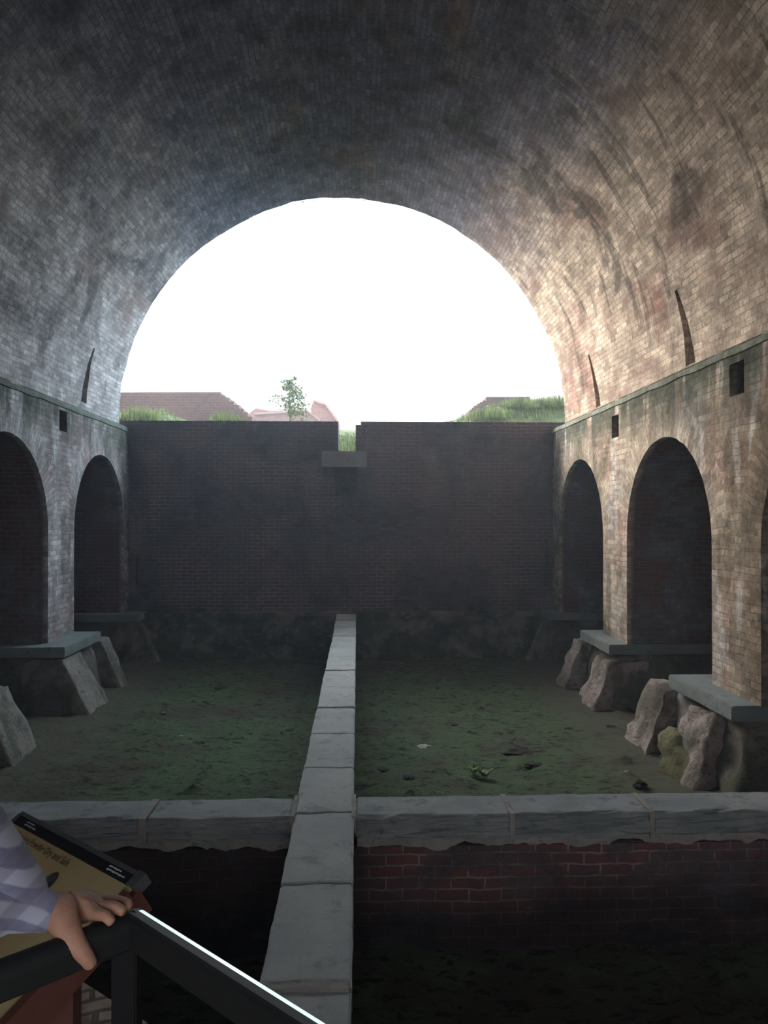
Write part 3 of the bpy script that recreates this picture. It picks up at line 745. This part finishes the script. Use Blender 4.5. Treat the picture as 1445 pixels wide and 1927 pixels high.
# skirt so the bank is solid in front
sk = [bm.verts.new((x, 16.0, -1.9)) for x in gx]
for i in range(NX): bm.faces.new((sk[i], sk[i + 1], g[0][i + 1], g[0][i]))
tag(obj('grassy_bank', bm, M_bank, smooth=True), 'grassy earth bank outside beyond the end wall', None, kind='structure')
def stepped(name, u0, u1, y, v_top, steps, z0, thick, m, lab, cat):
    """brick mass seen over the wall: flat top with stepped end; steps = [(u, v), ...]"""
    a = W(u0, v_top, y); b = W(u1, v_top, y)
    prof = [(a.x, z0), (a.x, a.z), (b.x, b.z)]
    lastz = b.z
    for (u, v) in steps:
        p_ = W(u, v, y); prof += [(prof[-1][0], p_.z), (p_.x, p_.z)]
    prof += [(prof[-1][0], z0)]
    bm = NB(); f0 = [bm.verts.new((x, y, z)) for x, z in prof]; f1 = [bm.verts.new((x, y + thick, z)) for x, z in prof]
    bm.faces.new(f0); bm.faces.new(f1[::-1])
    for i in range(len(prof)):
        j = (i + 1) % len(prof); bm.faces.new((f0[i], f1[i], f1[j], f0[j]))
    bmesh.ops.recalc_face_normals(bm, faces=bm.faces)
    boxuv(bm)
    return tag(obj(name, bm, m), lab, cat)
stepped('brick_parapet', 150, 415, 22.0, 738, [(423, 744), (431, 748), (440, 755), (450, 762), (458, 769), (466, 776), (474, 784)], 1.0, 1.5, M_out_brick, 'broad brown brick parapet with a stepped right end, outside on the left', 'brick wall')
# right brick mass, stepped on its left end
a = [(888, 772), (892, 768), (898, 764), (903, 760), (909, 757), (915, 754), (925, 747)]
y = 21.0; prof = [(W(884, 800, y).x, 1.0)]
for (u, v) in a:
    p_ = W(u, v, y); prof += [(prof[-1][0], p_.z), (p_.x, p_.z)]
p_ = W(997, 747, y); prof += [(p_.x, p_.z)]; prof += [(p_.x, 1.0)]
bm = NB(); f0 = [bm.verts.new((x, y, z)) for x, z in prof]; f1 = [bm.verts.new((x, y + 1.2, z)) for x, z in prof]
bm.faces.new(f0); bm.faces.new(f1[::-1])
for i in range(len(prof)):
    j = (i + 1) % len(prof); bm.faces.new((f0[i], f1[i], f1[j], f0[j]))
bmesh.ops.recalc_face_normals(bm, faces=bm.faces); boxuv(bm)
tag(obj('brick_parapet', bm, M_out_brick), 'low brown brick parapet behind the grassy mound on the right', 'brick wall')

# pink brick building: low gabled wing and taller gambrel end
root = empty('brick_building', W(570, 800, 34) - Vector((0, 0, 2))); tag(root, 'pink brick building with a broken gable beyond the sapling', 'building')
def prism(pts_uv, y, th, m, nm, z0=1.0):
    P_ = [W(u, v, y) for u, v in pts_uv]
    prof = [(p_.x, p_.z) for p_ in P_]
    bm = NB(); f0 = [bm.verts.new((x, y, z)) for x, z in prof]; f1 = [bm.verts.new((x, y + th, z)) for x, z in prof]
    bm.faces.new(f0); bm.faces.new(f1[::-1])
    for i in range(len(prof)):
        j = (i + 1) % len(prof); bm.faces.new((f0[i], f1[i], f1[j], f0[j]))
    bmesh.ops.recalc_face_normals(bm, faces=bm.faces); boxuv(bm)
    return obj(nm, bm, m, root)
prism([(585, 880), (585, 768), (590, 754), (612, 761), (636, 794), (636, 880)], 36, 5, M_pale_brick, 'gable_wall')
def strip(pts_uv, y, th, w_px, m, nm):
    A = [W(u, v, y) for u, v in pts_uv]
    bm = NB()
    for p0, p1 in zip(A, A[1:]):
        t_ = (p1 - p0).normalized(); n_ = Vector((-t_.z, 0, t_.x)) * w_px * y / F_PX
        if n_.z < 0: n_ = -n_
        hexa(bm, [p0 + Vector((0, -.2, 0)), p1 + Vector((0, -.2, 0)), p1 + Vector((0, th, 0)), p0 + Vector((0, th, 0)),
                  p0 + n_ + Vector((0, -.2, 0)), p1 + n_ + Vector((0, -.2, 0)), p1 + n_ + Vector((0, th, 0)), p0 + n_ + Vector((0, th, 0))])
    bmesh.ops.recalc_face_normals(bm, faces=bm.faces)
    return obj(nm, bm, m, root)
M_cop = plain('pinkish_coping', (.50, .30, .25), .85)
strip([(590, 756), (612, 763), (636, 796)], 36, 5, 3.2, M_cop, 'gable_coping')
prism([(470, 880), (470, 777), (482, 768), (508, 774), (577, 770), (603, 792), (603, 880)], 34, 1.5, M_pale_brick, 'low_wing_wall')
strip([(480, 781), (520, 779), (577, 774), (600, 792)], 34, 1.7, 3, M_cop, 'wing_coping')
prism([(482, 778), (484, 774), (508, 770), (560, 771), (573, 775), (573, 778)], 37, 2.0, M_roof, 'roof')

# grass and weeds
def clump(x, y, z, n, h, spread, name, lab, cat, seed, m=M_grass, curl=.5, group=None):
    rnd = random.Random(seed); bm = NB()
    for k in range(n):
        a = rnd.uniform(0, 6.28); rr = math.sqrt(rnd.random())
        b0 = Vector((math.cos(a) * rr * spread[0], math.sin(a) * rr * spread[1], 0)); hh = h * rnd.uniform(.4, 1) * (1.15 - .5 * rr)
        b = rnd.uniform(0, 6.28); d = Vector((math.cos(b), math.sin(b), 0)); s = Vector((-d.y, d.x, 0)) * rnd.uniform(.004, .009)
        mid = b0 + d * hh * .18 * curl + Vector((0, 0, hh * .6)); tip = b0 + d * hh * .55 * curl + Vector((0, 0, hh))
        v = [bm.verts.new(q_) for q_ in (b0 - s, b0 + s, mid + s * .8, mid - s * .8, tip)]
        bm.faces.new(v[:4]); bm.faces.new((v[3], v[2], v[4]))
    o = obj(name, bm, m); o.location = (x, y, z); return tag(o, lab, cat, group)
def on_bank(u, y): x = W(u, 800, y).x; return x, y, gz(x, y) - .03
cl_ = [(262, 17.6, 900, .62, (.55, .35), 'pale grass clump at the left end in front of the brick parapet'),
       (425, 17.8, 600, .55, (.40, .3), 'grass clump in front of the stepped end of the left parapet'),
       (453, 18.4, 500, .45, (.45, .3), 'low grass between the left parapet and the pink building'),
       (748, 17.0, 160, .62, (.28, .2), 'thin sparse weed just right of the notch in the wall'),
       (822, 17.2, 500, .60, (.36, .3), 'dense weed left of the grassy mound'),
       (865, 17.5, 420, .48, (.3, .3), 'weed at the left foot of the grassy mound'),
       (925, 18.2, 1100, .36, (.55, .5), 'tall grass on the left shoulder of the mound'),
       (985, 18.6, 1300, .36, (.6, .5), 'tall grass on the middle of the mound'),
       (1045, 18.6, 1300, .38, (.6, .5), 'tall grass at the right end of the mound beside the vault'),
       (655, 17.0, 500, .30, (.6, .4), 'dark low bush seen through the notch')]
for i, (u, y, n, h, sp_, lab) in enumerate(cl_):
    x, y, z = on_bank(u, y); clump(x, y, z, n, h, sp_, 'grass_clump', lab, 'grass', 50 + i, group='grass growing on the bank outside')
rnd = random.Random(77); bm = NB()
for k in range(15000):
    x = rnd.uniform(-5.6, 5.0); y = 16.25 + 4.5 * rnd.random() ** 1.3
    if -2.6 < x < -.9 and rnd.random() < .6: continue
    z = gz(x, y) - .02; hh = rnd.uniform(.06, .20) * (1.3 if noise.noise(Vector((x * 2, y * 2, 0))) > 0 else .8)
    a = rnd.uniform(0, 6.28); d = Vector((math.cos(a), math.sin(a), 0)); s_ = Vector((-d.y, d.x, 0)) * .008; p0 = Vector((x, y, z)); m_ = p0 + d * hh * .15 + Vector((0, 0, hh * .6)); t_ = p0 + d * hh * .5 + Vector((0, 0, hh))
    v = [bm.verts.new(q_) for q_ in (p0 - s_, p0 + s_, m_ + s_ * .8, m_ - s_ * .8, t_)]; bm.faces.new(v[:4]); bm.faces.new((v[3], v[2], v[4]))
tag(obj('short_grass', bm, M_grass), 'short wild grass covering the earth bank outside', 'grass', None, 'stuff')
# little tufts hanging on the lip of the vault crown
for i, (u, lab) in enumerate([(572, 'tiny tuft on the vault lip left of the crown, leftmost'), (588, 'tiny tuft on the vault lip left of the crown, next along'), (643, 'tiny tuft at the very crown of the vault lip'), (685, 'tiny tuft on the vault lip just right of the crown')]):
    x = W(u, 380, 15.36).x; a = math.acos(max(-1, min(1, (x - VX) / VR)))
    clump(x, 15.36, VZ + VR * math.sin(a) + .01, 14, -.05, (.08, .01), 'lip_tuft', lab, 'weed', 80 + i)

# sapling
sx, sy = W(545, 800, 19.5).x, 19.5
root = empty('sapling', (sx, sy, gz(sx, sy))); tag(root, 'thin leafy sapling standing in front of the pink building', 'tree')
rnd = random.Random(4); bt_ = NB(); lf = NB()
z0 = gz(sx, sy); ztop = W(545, 712, sy).z
def leaf(bm, p, d, s):
    d = d.normalized(); a = d.cross(Vector((rnd.uniform(-1, 1), rnd.uniform(-1, 1), rnd.uniform(-1, 1)))).normalized() * s * .32
    v = [bm.verts.new(q_) for q_ in (p, p + d * s * .5 + a, p + d * s, p + d * s * .5 - a)]; bm.faces.new(v)
trunk = [(sx + .02 * math.sin(i), sy, z0 + (ztop - z0) * i / 8) for i in range(9)]
tube(bt_, trunk, [.022 * (1 - i / 10) for i in range(9)], 6)
for k in range(40):
    t_ = .36 + .62 * k / 40; zb = z0 + (ztop - z0) * t_; az = rnd.uniform(0, 6.28); L_ = (.62 if t_ < .78 else .38) * rnd.uniform(.6, 1.0) * (1.2 - t_ * .55)
    d = Vector((math.cos(az), math.sin(az) * .7, rnd.uniform(.25, .7)))
    p0 = Vector((sx, sy, zb)); pts = [p0 + d * (L_ * i / 5) + Vector((0, 0, -.05 * (i / 5) ** 2)) for i in range(6)]
    tube(bt_, pts, [.008 * (1 - i / 7) for i in range(6)], 4)
    for i in range(18):
        p_ = pts[min(5, 1 + i * 5 // 18)] + Vector((rnd.gauss(0, .03), rnd.gauss(0, .03), rnd.gauss(0, .03)))
        leaf(lf, p_, Vector((rnd.gauss(0, 1), rnd.gauss(0, 1), rnd.gauss(0, 1))), rnd.uniform(.05, .085))
for k in range(160):
    p_ = Vector((sx + .28 + rnd.gauss(0, .13), sy + rnd.gauss(0, .1), z0 + abs(rnd.gauss(.55, .25))))
    leaf(lf, p_, Vector((rnd.gauss(0, 1), rnd.gauss(0, 1), rnd.gauss(0, 1))), rnd.uniform(.05, .085))
obj('trunk', bt_, M_bark, root); obj('foliage', lf, M_leaf, root)

# ------------------------------------------------------------------ railing
root = empty('handrail', W(243, 1720, 1.30).xy.to_3d() + Vector((0, 0, ZP))); tag(root, 'black steel handrail with a shiny rounded top, bending at a corner post', 'railing')
corner = W(252, 1712, 1.30); right = W(606, 1934, .99); zt = corner.z
right.z = zt; rdir = (right - corner).normalized(); right = corner + rdir * 1.3
left = W(0, 1790, 1.16); left.z = zt; ldir = (left - corner).normalized(); left = corner + ldir * 1.3
def railbar(bm, a, b, w_, h_, drop, flat=False):
    """bar with a rounded top, from a to b; top surface at a.z"""
    d = (b - a).normalized(); s = Vector((-d.y, d.x, 0))
    prof = []
    for k in range(17):
        an = math.pi * k / 16; prof.append((math.cos(an) * w_ / 2, -drop + 0 + math.sin(an) * drop))
    if flat: prof = [(w_ / 2, -.016), (w_ / 2 - .001, -.010), (w_ / 2 - .004, -.0068), (-w_ / 2 + .014, -.0008), (-w_ / 2 + .010, 0), (-w_ / 2 + .005, -.001), (-w_ / 2 + .001, -.006), (-w_ / 2, -.012)]
    prof += [(-w_ / 2, -h_ + .008), (-w_ / 2 + .008, -h_), (w_ / 2 - .008, -h_), (w_ / 2, -h_ + .008)]
    r0 = [bm.verts.new(a + s * x + Vector((0, 0, z))) for x, z in prof]; r1 = [bm.verts.new(b + s * x + Vector((0, 0, z))) for x, z in prof]
    n = len(prof)
    for k in range(n): bm.faces.new((r0[k], r0[(k + 1) % n], r1[(k + 1) % n], r1[k]))
    bm.faces.new(r0[::-1]); bm.faces.new(r1); bmesh.ops.recalc_face_normals(bm, faces=bm.faces)
bm = NB(); railbar(bm, corner - rdir * .01, right, .040, .058, .026, True); obj('top_rail', bm, M_rail, root, smooth=False)
bm = NB(); railbar(bm, corner + ldir * .0, left, .040, .058, .026); obj('top_rail', bm, M_rail, root)
def highlight_strip(a, b, w_, drop):
    """bright metal strip standing in for the sky highlight on the rail"""
    bm = NB(); d = (b - a).normalized(); s = Vector((-d.y, d.x, 0))
    pr = [(w_ / 2 - .0005, -.0088), (w_ / 2 - .004, -.0060), (.0005, -.0034), (-.0005, -.0042), (w_ / 2 - .004, -.0076), (w_ / 2 - .001, -.0105)]
    r0 = [bm.verts.new(a + s * x + Vector((0, 0, z))) for x, z in pr]; r1 = [bm.verts.new(b + s * x + Vector((0, 0, z))) for x, z in pr]
    for k in range(6): bm.faces.new((r0[k], r0[(k + 1) % 6], r1[(k + 1) % 6], r1[k]))
    bm.faces.new(r0[::-1]); bm.faces.new(r1)
    bmesh.ops.recalc_face_normals(bm, faces=bm.faces)
    o = obj('rail_highlight', bm, M_highlight, root, False); o['label'] = 'bright strip standing in for the highlight on the handrail'
highlight_strip(corner, right, .040, .026)
def post(x, y):
    bm = NB(); box(bm, x - .0205, x + .0205, y - .0205, y + .0205, ZP, zt - .03); bmesh.ops.bevel(bm, geom=bm.edges[:], offset=.003, segments=2, affect='EDGES'); obj('post', bm, M_black_metal, root)
post(corner.x - .012, corner.y + .004)
pr_ = corner + rdir * 1.28; post(pr_.x, pr_.y)
pl_ = corner + ldir * 1.28; post(pl_.x, pl_.y)
bm = NB(); railbar(bm, corner + Vector((0, 0, -.78)), right + Vector((0, 0, -.78)), .03, .03, .004); obj('bottom_rail', bm, M_black_metal, root)
bm = NB(); railbar(bm, corner + Vector((0, 0, -.78)), left + Vector((0, 0, -.78)), .03, .03, .004); obj('bottom_rail', bm, M_black_metal, root)

# ------------------------------------------------------------------ information panel
zt_p = -.90
def atz(u, v, z):
    d = _F + _R * ((u - 722.5) / F_PX) - _U * ((v - 963.5) / F_PX); return d * (z / d.z)
A = atz(47, 1538, zt_p); B = atz(262, 1651, zt_p)
ex = (B - A).normalized()
down = Vector((ex.y, -ex.x, 0)); down = down if down.y < 0 else -down
ey = (down * math.cos(R_(30)) + Vector((0, 0, -math.sin(R_(30))))).normalized()
ez = ex.cross(ey); ez = ez if ez.z > 0 else -ez
A = A - ex * .02; wid = (B - A).length; hei = .62
root = empty('information_panel', Vector(((A + B).x / 2 - .1, (A + B).y / 2 - .15, ZP))); tag(root, 'tilted ochre and black information panel behind the handrail', 'information panel')
def pbox(bm, a0, a1, b0, b1, c0, c1):
    P_ = lambda a, b, c: A + ex * a + ey * b + ez * c
    hexa(bm, [P_(a0, b1, c0), P_(a1, b1, c0), P_(a1, b0, c0), P_(a0, b0, c0), P_(a0, b1, c1), P_(a1, b1, c1), P_(a1, b0, c1), P_(a0, b0, c1)])
    bmesh.ops.recalc_face_normals(bm, faces=bm.faces)
bm = NB(); pbox(bm, 0, wid, 0, hei, -.012, 0); board = obj('board', bm, M_tan, root)
bm = NB(); pbox(bm, 0.0, wid, .0, .030, 0, .002); obj('title_band', bm, M_band, root)
bm = NB(); pbox(bm, -.008, wid + .004, -.010, .002, -.016, .006); obj('top_edge', bm, M_frame, root)
bm = NB(); pbox(bm, -.012, .0, 0, hei, -.03, .006); obj('left_edge', bm, M_frame, root)
bm = NB(); pbox(bm, wid - .004, wid + .022, .045, hei, -.075, .008); pbox(bm, wid - .03, wid + .02, .02, .10, -.085, -.012); obj('side_bracket', bm, M_brown, root)
bm = NB(); pbox(bm, wid - .012, wid + .018, -.013, .03, -.026, .008); obj('corner_cap', bm, M_frame, root)
bm = NB()
for fx in (wid - .035, .05):
    p_ = A + ex * fx + ey * .25 - ez * .08; x, y = p_.x, p_.y
    b_ = NB(); box(b_, x - .030, x + .030, y - .028, y + .028, ZP, p_.z + .0); obj('leg', b_, M_brown, root)
bm.free()
rotm = Matrix((ex, -ey, ez)).transposed().to_4x4()
def text(s, size, a, b, m, nm, sx_=1.0):
    c = bpy.data.curves.new(nm, 'FONT'); c.body = s; c.size = size; c.extrude = .0004
    o = bpy.data.objects.new(nm, c); COL.objects.link(o); bpy.context.view_layer.update()
    dg = bpy.context.evaluated_depsgraph_get(); me = bpy.data.meshes.new_from_object(o.evaluated_get(dg), depsgraph=dg)
    bpy.data.objects.remove(o)
    me.transform(Matrix.Translation(A + ex * a + ey * b + ez * .003) @ rotm @ Matrix.Diagonal((sx_, 1, 1, 1))); me.materials.clear(); me.materials.append(m)
    t_ = bpy.data.objects.new(nm, me); COL.objects.link(t_); t_.parent = root; t_.matrix_parent_inverse = Matrix.Translation(-root.location)
    return t_
hd = text('Keeping Powder Dry and Safe', .030, .062, .062, M_ink, 'heading', .84)
for a0, a1, b0 in ((.055, .100, .0065), (.055, .118, .0160), (.505, .560, .0065), (.505, .590, .0160)):   # white lines of print, too small to read
    bm = NB(); n_ = int((a1 - a0) / .009)
    for q_ in range(n_):
        x_ = a0 + q_ * .009; pbox(bm, x_, x_ + .0092, b0, b0 + .0032 + .0012 * (q_ % 3 == 0), .002, .0026)
    obj('small_print', bm, M_white, root)
bm = NB()
c_ = A + ex * .36 + ey * .118
bmesh.ops.create_circle(bm, cap_ends=True, radius=.028, segments=32, matrix=Matrix.Translation(c_ + ez * .0015) @ rotm @ Matrix.Diagonal((.8, 1.25, 1, 1)))
obj('picture', bm, plain('dark_printed_picture', (.055, .05, .05), .6, 0, .6, 25), root)

# ------------------------------------------------------------------ person
def skin(name, verts, edges, rads, m, parent=None, sub=2, rootv=0):
    me = bpy.data.meshes.new(name); me.from_pydata([tuple(v) for v in verts], edges, [])
    o = bpy.data.objects.new(name, me); COL.objects.link(o)
    o.modifiers.new('s', 'SKIN'); 
    sv = me.skin_vertices[0].data
    for i, r in enumerate(rads):
        sv[i].radius = r if hasattr(r, '__len__') else (r, r); sv[i].use_root = (i == rootv)
    ss = o.modifiers.new('u', 'SUBSURF'); ss.levels = sub; ss.render_levels = sub
    bake(o); o.data.materials.clear(); o.data.materials.append(m)
    for p_ in o.data.polygons: p_.use_smooth = True
    if parent is not None:
        o.parent = parent; o.matrix_parent_inverse = Matrix.Translation(-parent.location)
    return o
cuff = W(84, 1712, 1.265)
px, py = -1.02, .86
root = empty('person', (px, py, ZP)); tag(root, 'person in a blue-violet plaid shirt resting a hand on the handrail', 'person')
V_ = Vector
pel = V_((px, py, ZP + .93)); che = V_((px + .02, py + .03, ZP + 1.28)); nek = V_((px + .03, py + .06, ZP + 1.46)); hd0 = V_((px + .04, py + .10, ZP + 1.54)); hd1 = V_((px + .05, py + .11, ZP + 1.66))
shr = V_((px + .17, py - .06, ZP + 1.40)); elr = W(-205, 1425, 1.10); wr = cuff
shl = V_((px - .15, py + .12, ZP + 1.40)); ell = V_((px - .27, py + .16, ZP + 1.12)); wl = V_((px - .18, py + .34, ZP + .95))
hr = V_((px + .09, py - .03, ZP + .88)); kr = V_((px + .10, py + .02, ZP + .48)); ar = V_((px + .10, py - .02, ZP + .09)); tr = V_((px + .16, py + .15, ZP + .04))
hl = V_((px - .09, py + .05, ZP + .88)); kl = V_((px - .10, py + .08, ZP + .48)); al = V_((px - .11, py + .03, ZP + .09)); tl = V_((px - .05, py + .2, ZP + .04))
body = skin('body', [pel, che, nek, hd0, hd1, shr, elr, wr, shl, ell, wl, hr, kr, ar, tr, hl, kl, al, tl],
     [(0, 1), (1, 2), (2, 3), (3, 4), (1, 5), (5, 6), (6, 7), (1, 8), (8, 9), (9, 10), (0, 11), (11, 12), (12, 13), (13, 14), (0, 15), (15, 16), (16, 17), (17, 18)],
     [.14, .13, .055, .075, .095, .055, .042, .026, .055, .042, .026, .085, .058, .038, .03, .085, .058, .038, .03], M_skin, root)
# hand on the rail: palm, four fingers, thumb (one continuous skin joined to the wrist)
def hp(u, v, y): return W(u, v, y)
hv = [hp(74, 1712, 1.262), hp(112, 1710, 1.272), hp(150, 1706, 1.29)]; he = [(0, 1), (1, 2)]; hr_ = [(.024, .026), (.021, .027), (.018, .032)]
def chain(start, pts, rs):
    pi = start
    for p_, r in zip(pts, rs): hv.append(p_); he.append((pi, len(hv) - 1)); hr_.append(r); pi = len(hv) - 1
chain(2, [hp(188, 1695, 1.335), hp(222, 1695, 1.325), hp(242, 1702, 1.31)], [.0125, .0100, .0082])
chain(2, [hp(190, 1698, 1.308), hp(226, 1697, 1.298), hp(247, 1704, 1.285)], [.0130, .0102, .0086])
chain(2, [hp(186, 1706, 1.282), hp(217, 1707, 1.268), hp(236, 1718, 1.262)], [.0124, .0098, .0082])
chain(2, [hp(178, 1718, 1.262), hp(200, 1724, 1.245), hp(213, 1739, 1.242)], [.0114, .0090, .0076])
chain(1, [hp(124, 1742, 1.245), hp(138, 1772, 1.225), hp(160, 1797, 1.222), hp(174, 1820, 1.228)], [.026, .0190, .0140, .0105])
hand = skin('hand', hv, he, hr_, M_skin, root, 2, 0)
# clothes
shirt = skin('shirt', [pel + V_((0, 0, .02)), che, nek + V_((0, 0, -.05)), shr, elr, wr - (wr - elr).normalized() * .012, shl, ell, wl + (ell - wl) * .2, pel + V_((0, 0, -.12)), (elr + wr) / 2],
     [(0, 1), (1, 2), (1, 3), (3, 4), (4, 10), (10, 5), (1, 6), (6, 7), (7, 8), (0, 9)],
     [.17, .16, .085, .082, .075, .030, .082, .075, .045, .18, .060], M_shirt, root)
bm = NB(); sp_ = [W(96, 1714, 1.268), W(84, 1710, 1.262), W(34, 1702, 1.24), W(-40, 1688, 1.21), W(-105, 1642, 1.18), W(-160, 1560, 1.14), W(-215, 1440, 1.10)]
pts = [sp_[min(6, int(i / 4))].lerp(sp_[min(6, int(i / 4) + 1)], (i % 4) / 4) for i in range(25)]
rr = [.029, .034, .042, .064, .078, .082, .08]
tube(bm, pts, [rr[min(6, i // 4)] * (1 - (i % 4) / 4) + rr[min(6, i // 4 + 1)] * (i % 4) / 4 for i in range(25)], 40, cap=False)
bm.normal_update()
for v in bm.verts: v.co += v.normal * (noise.noise(Vector((v.co.x * 9 + v.co.z * 16, v.co.y * 12, v.co.z * 9 - v.co.x * 14))) * .010 + noise.noise(v.co * 45) * .002)
bmesh.ops.solidify(bm, geom=bm.faces[:], thickness=.002)
obj('sleeve', bm, M_shirt, root, True)
tr_ = skin('trousers', [pel + V_((0, 0, -.02)), hr, kr, ar + V_((0, 0, .04)), hl, kl, al + V_((0, 0, .04))], [(0, 1), (1, 2), (2, 3), (0, 4), (4, 5), (5, 6)], [.115, .09, .075, .062, .09, .075, .062], M_trouser, root)
for a_, t_ in ((ar, tr), (al, tl)):
    skin('shoe', [a_ + V_((-.03, -.05, -.045)), (a_ + t_) / 2 + V_((0, 0, -.02)), t_ + V_((.02, .05, -.0))], [(0, 1), (1, 2)], [.045, .045, .036], M_shoe, root)
# head details
fwd = V_((.45, .85, -.1)).normalized(); sd = V_((.88, -.47, 0)).normalized(); hc = hd1 + V_((0, 0, -.01))
bm = NB(); bmesh.ops.create_uvsphere(bm, u_segments=24, v_segments=16, radius=.108, matrix=Matrix.Translation(hc + V_((0, 0, .02)) - fwd * .018) @ Matrix.Diagonal((.9, 1.0, 1.05, 1)))
for v in list(bm.verts):
    if (v.co - hc).dot(fwd) > .045 or v.co.z < hc.z - .05: v.co = hc + (v.co - hc) * .55
obj('hair', bm, M_hair, root, True)
bm = NB(); tube(bm, [hc + fwd * .085 + V_((0, 0, .015)), hc + fwd * .105 + V_((0, 0, -.02)), hc + fwd * .09 + V_((0, 0, -.03))], [.008, .014, .010], 8); obj('nose', bm, M_skin, root, True)
for sg in (-1, 1):
    bm = NB(); bmesh.ops.create_uvsphere(bm, u_segments=12, v_segments=8, radius=.03, matrix=Matrix.Translation(hc + sd * sg * .092 + V_((0, 0, -.01))) @ Matrix.Diagonal((.35, .7, 1.1, 1))); obj('ear', bm, M_skin, root, True)
    bm = NB(); bmesh.ops.create_uvsphere(bm, u_segments=12, v_segments=8, radius=.011, matrix=Matrix.Translation(hc + fwd * .082 + sd * sg * .03 + V_((0, 0, .018)))); obj('eye', bm, M_white, root, True)
bm = NB(); tube(bm, [hc + fwd * .086 + sd * -.022 + V_((0, 0, -.052)), hc + fwd * .094 + V_((0, 0, -.054)), hc + fwd * .086 + sd * .022 + V_((0, 0, -.052))], [.003, .006, .003], 8); obj('mouth', bm, plain('lips', (.30, .12, .10), .5), root, True)

# added thin haze volume standing in for lens flare, in the tunnel and outside
hm = bpy.data.materials.new('flare_veil'); hm.use_nodes = True
h_ = NT(hm.node_tree); h_.n.clear()
vs = h_.new('ShaderNodeVolumeScatter', ins={'Color': (.70, .84, 1.0), 'Density': FLARE_VEIL, 'Anisotropy': .35})
h_.l.new(vs.outputs[0], h_.new('ShaderNodeOutputMaterial').inputs['Volume'])
bm = NB(); box(bm, -9.5, 9.5, -3.8, 30, -3.2, 7.5); bmesh.ops.recalc_face_normals(bm, faces=bm.faces)
tag(obj('veil', bm, hm), 'added thin bluish haze filling the vaulted space', 'veil', None, 'stuff')
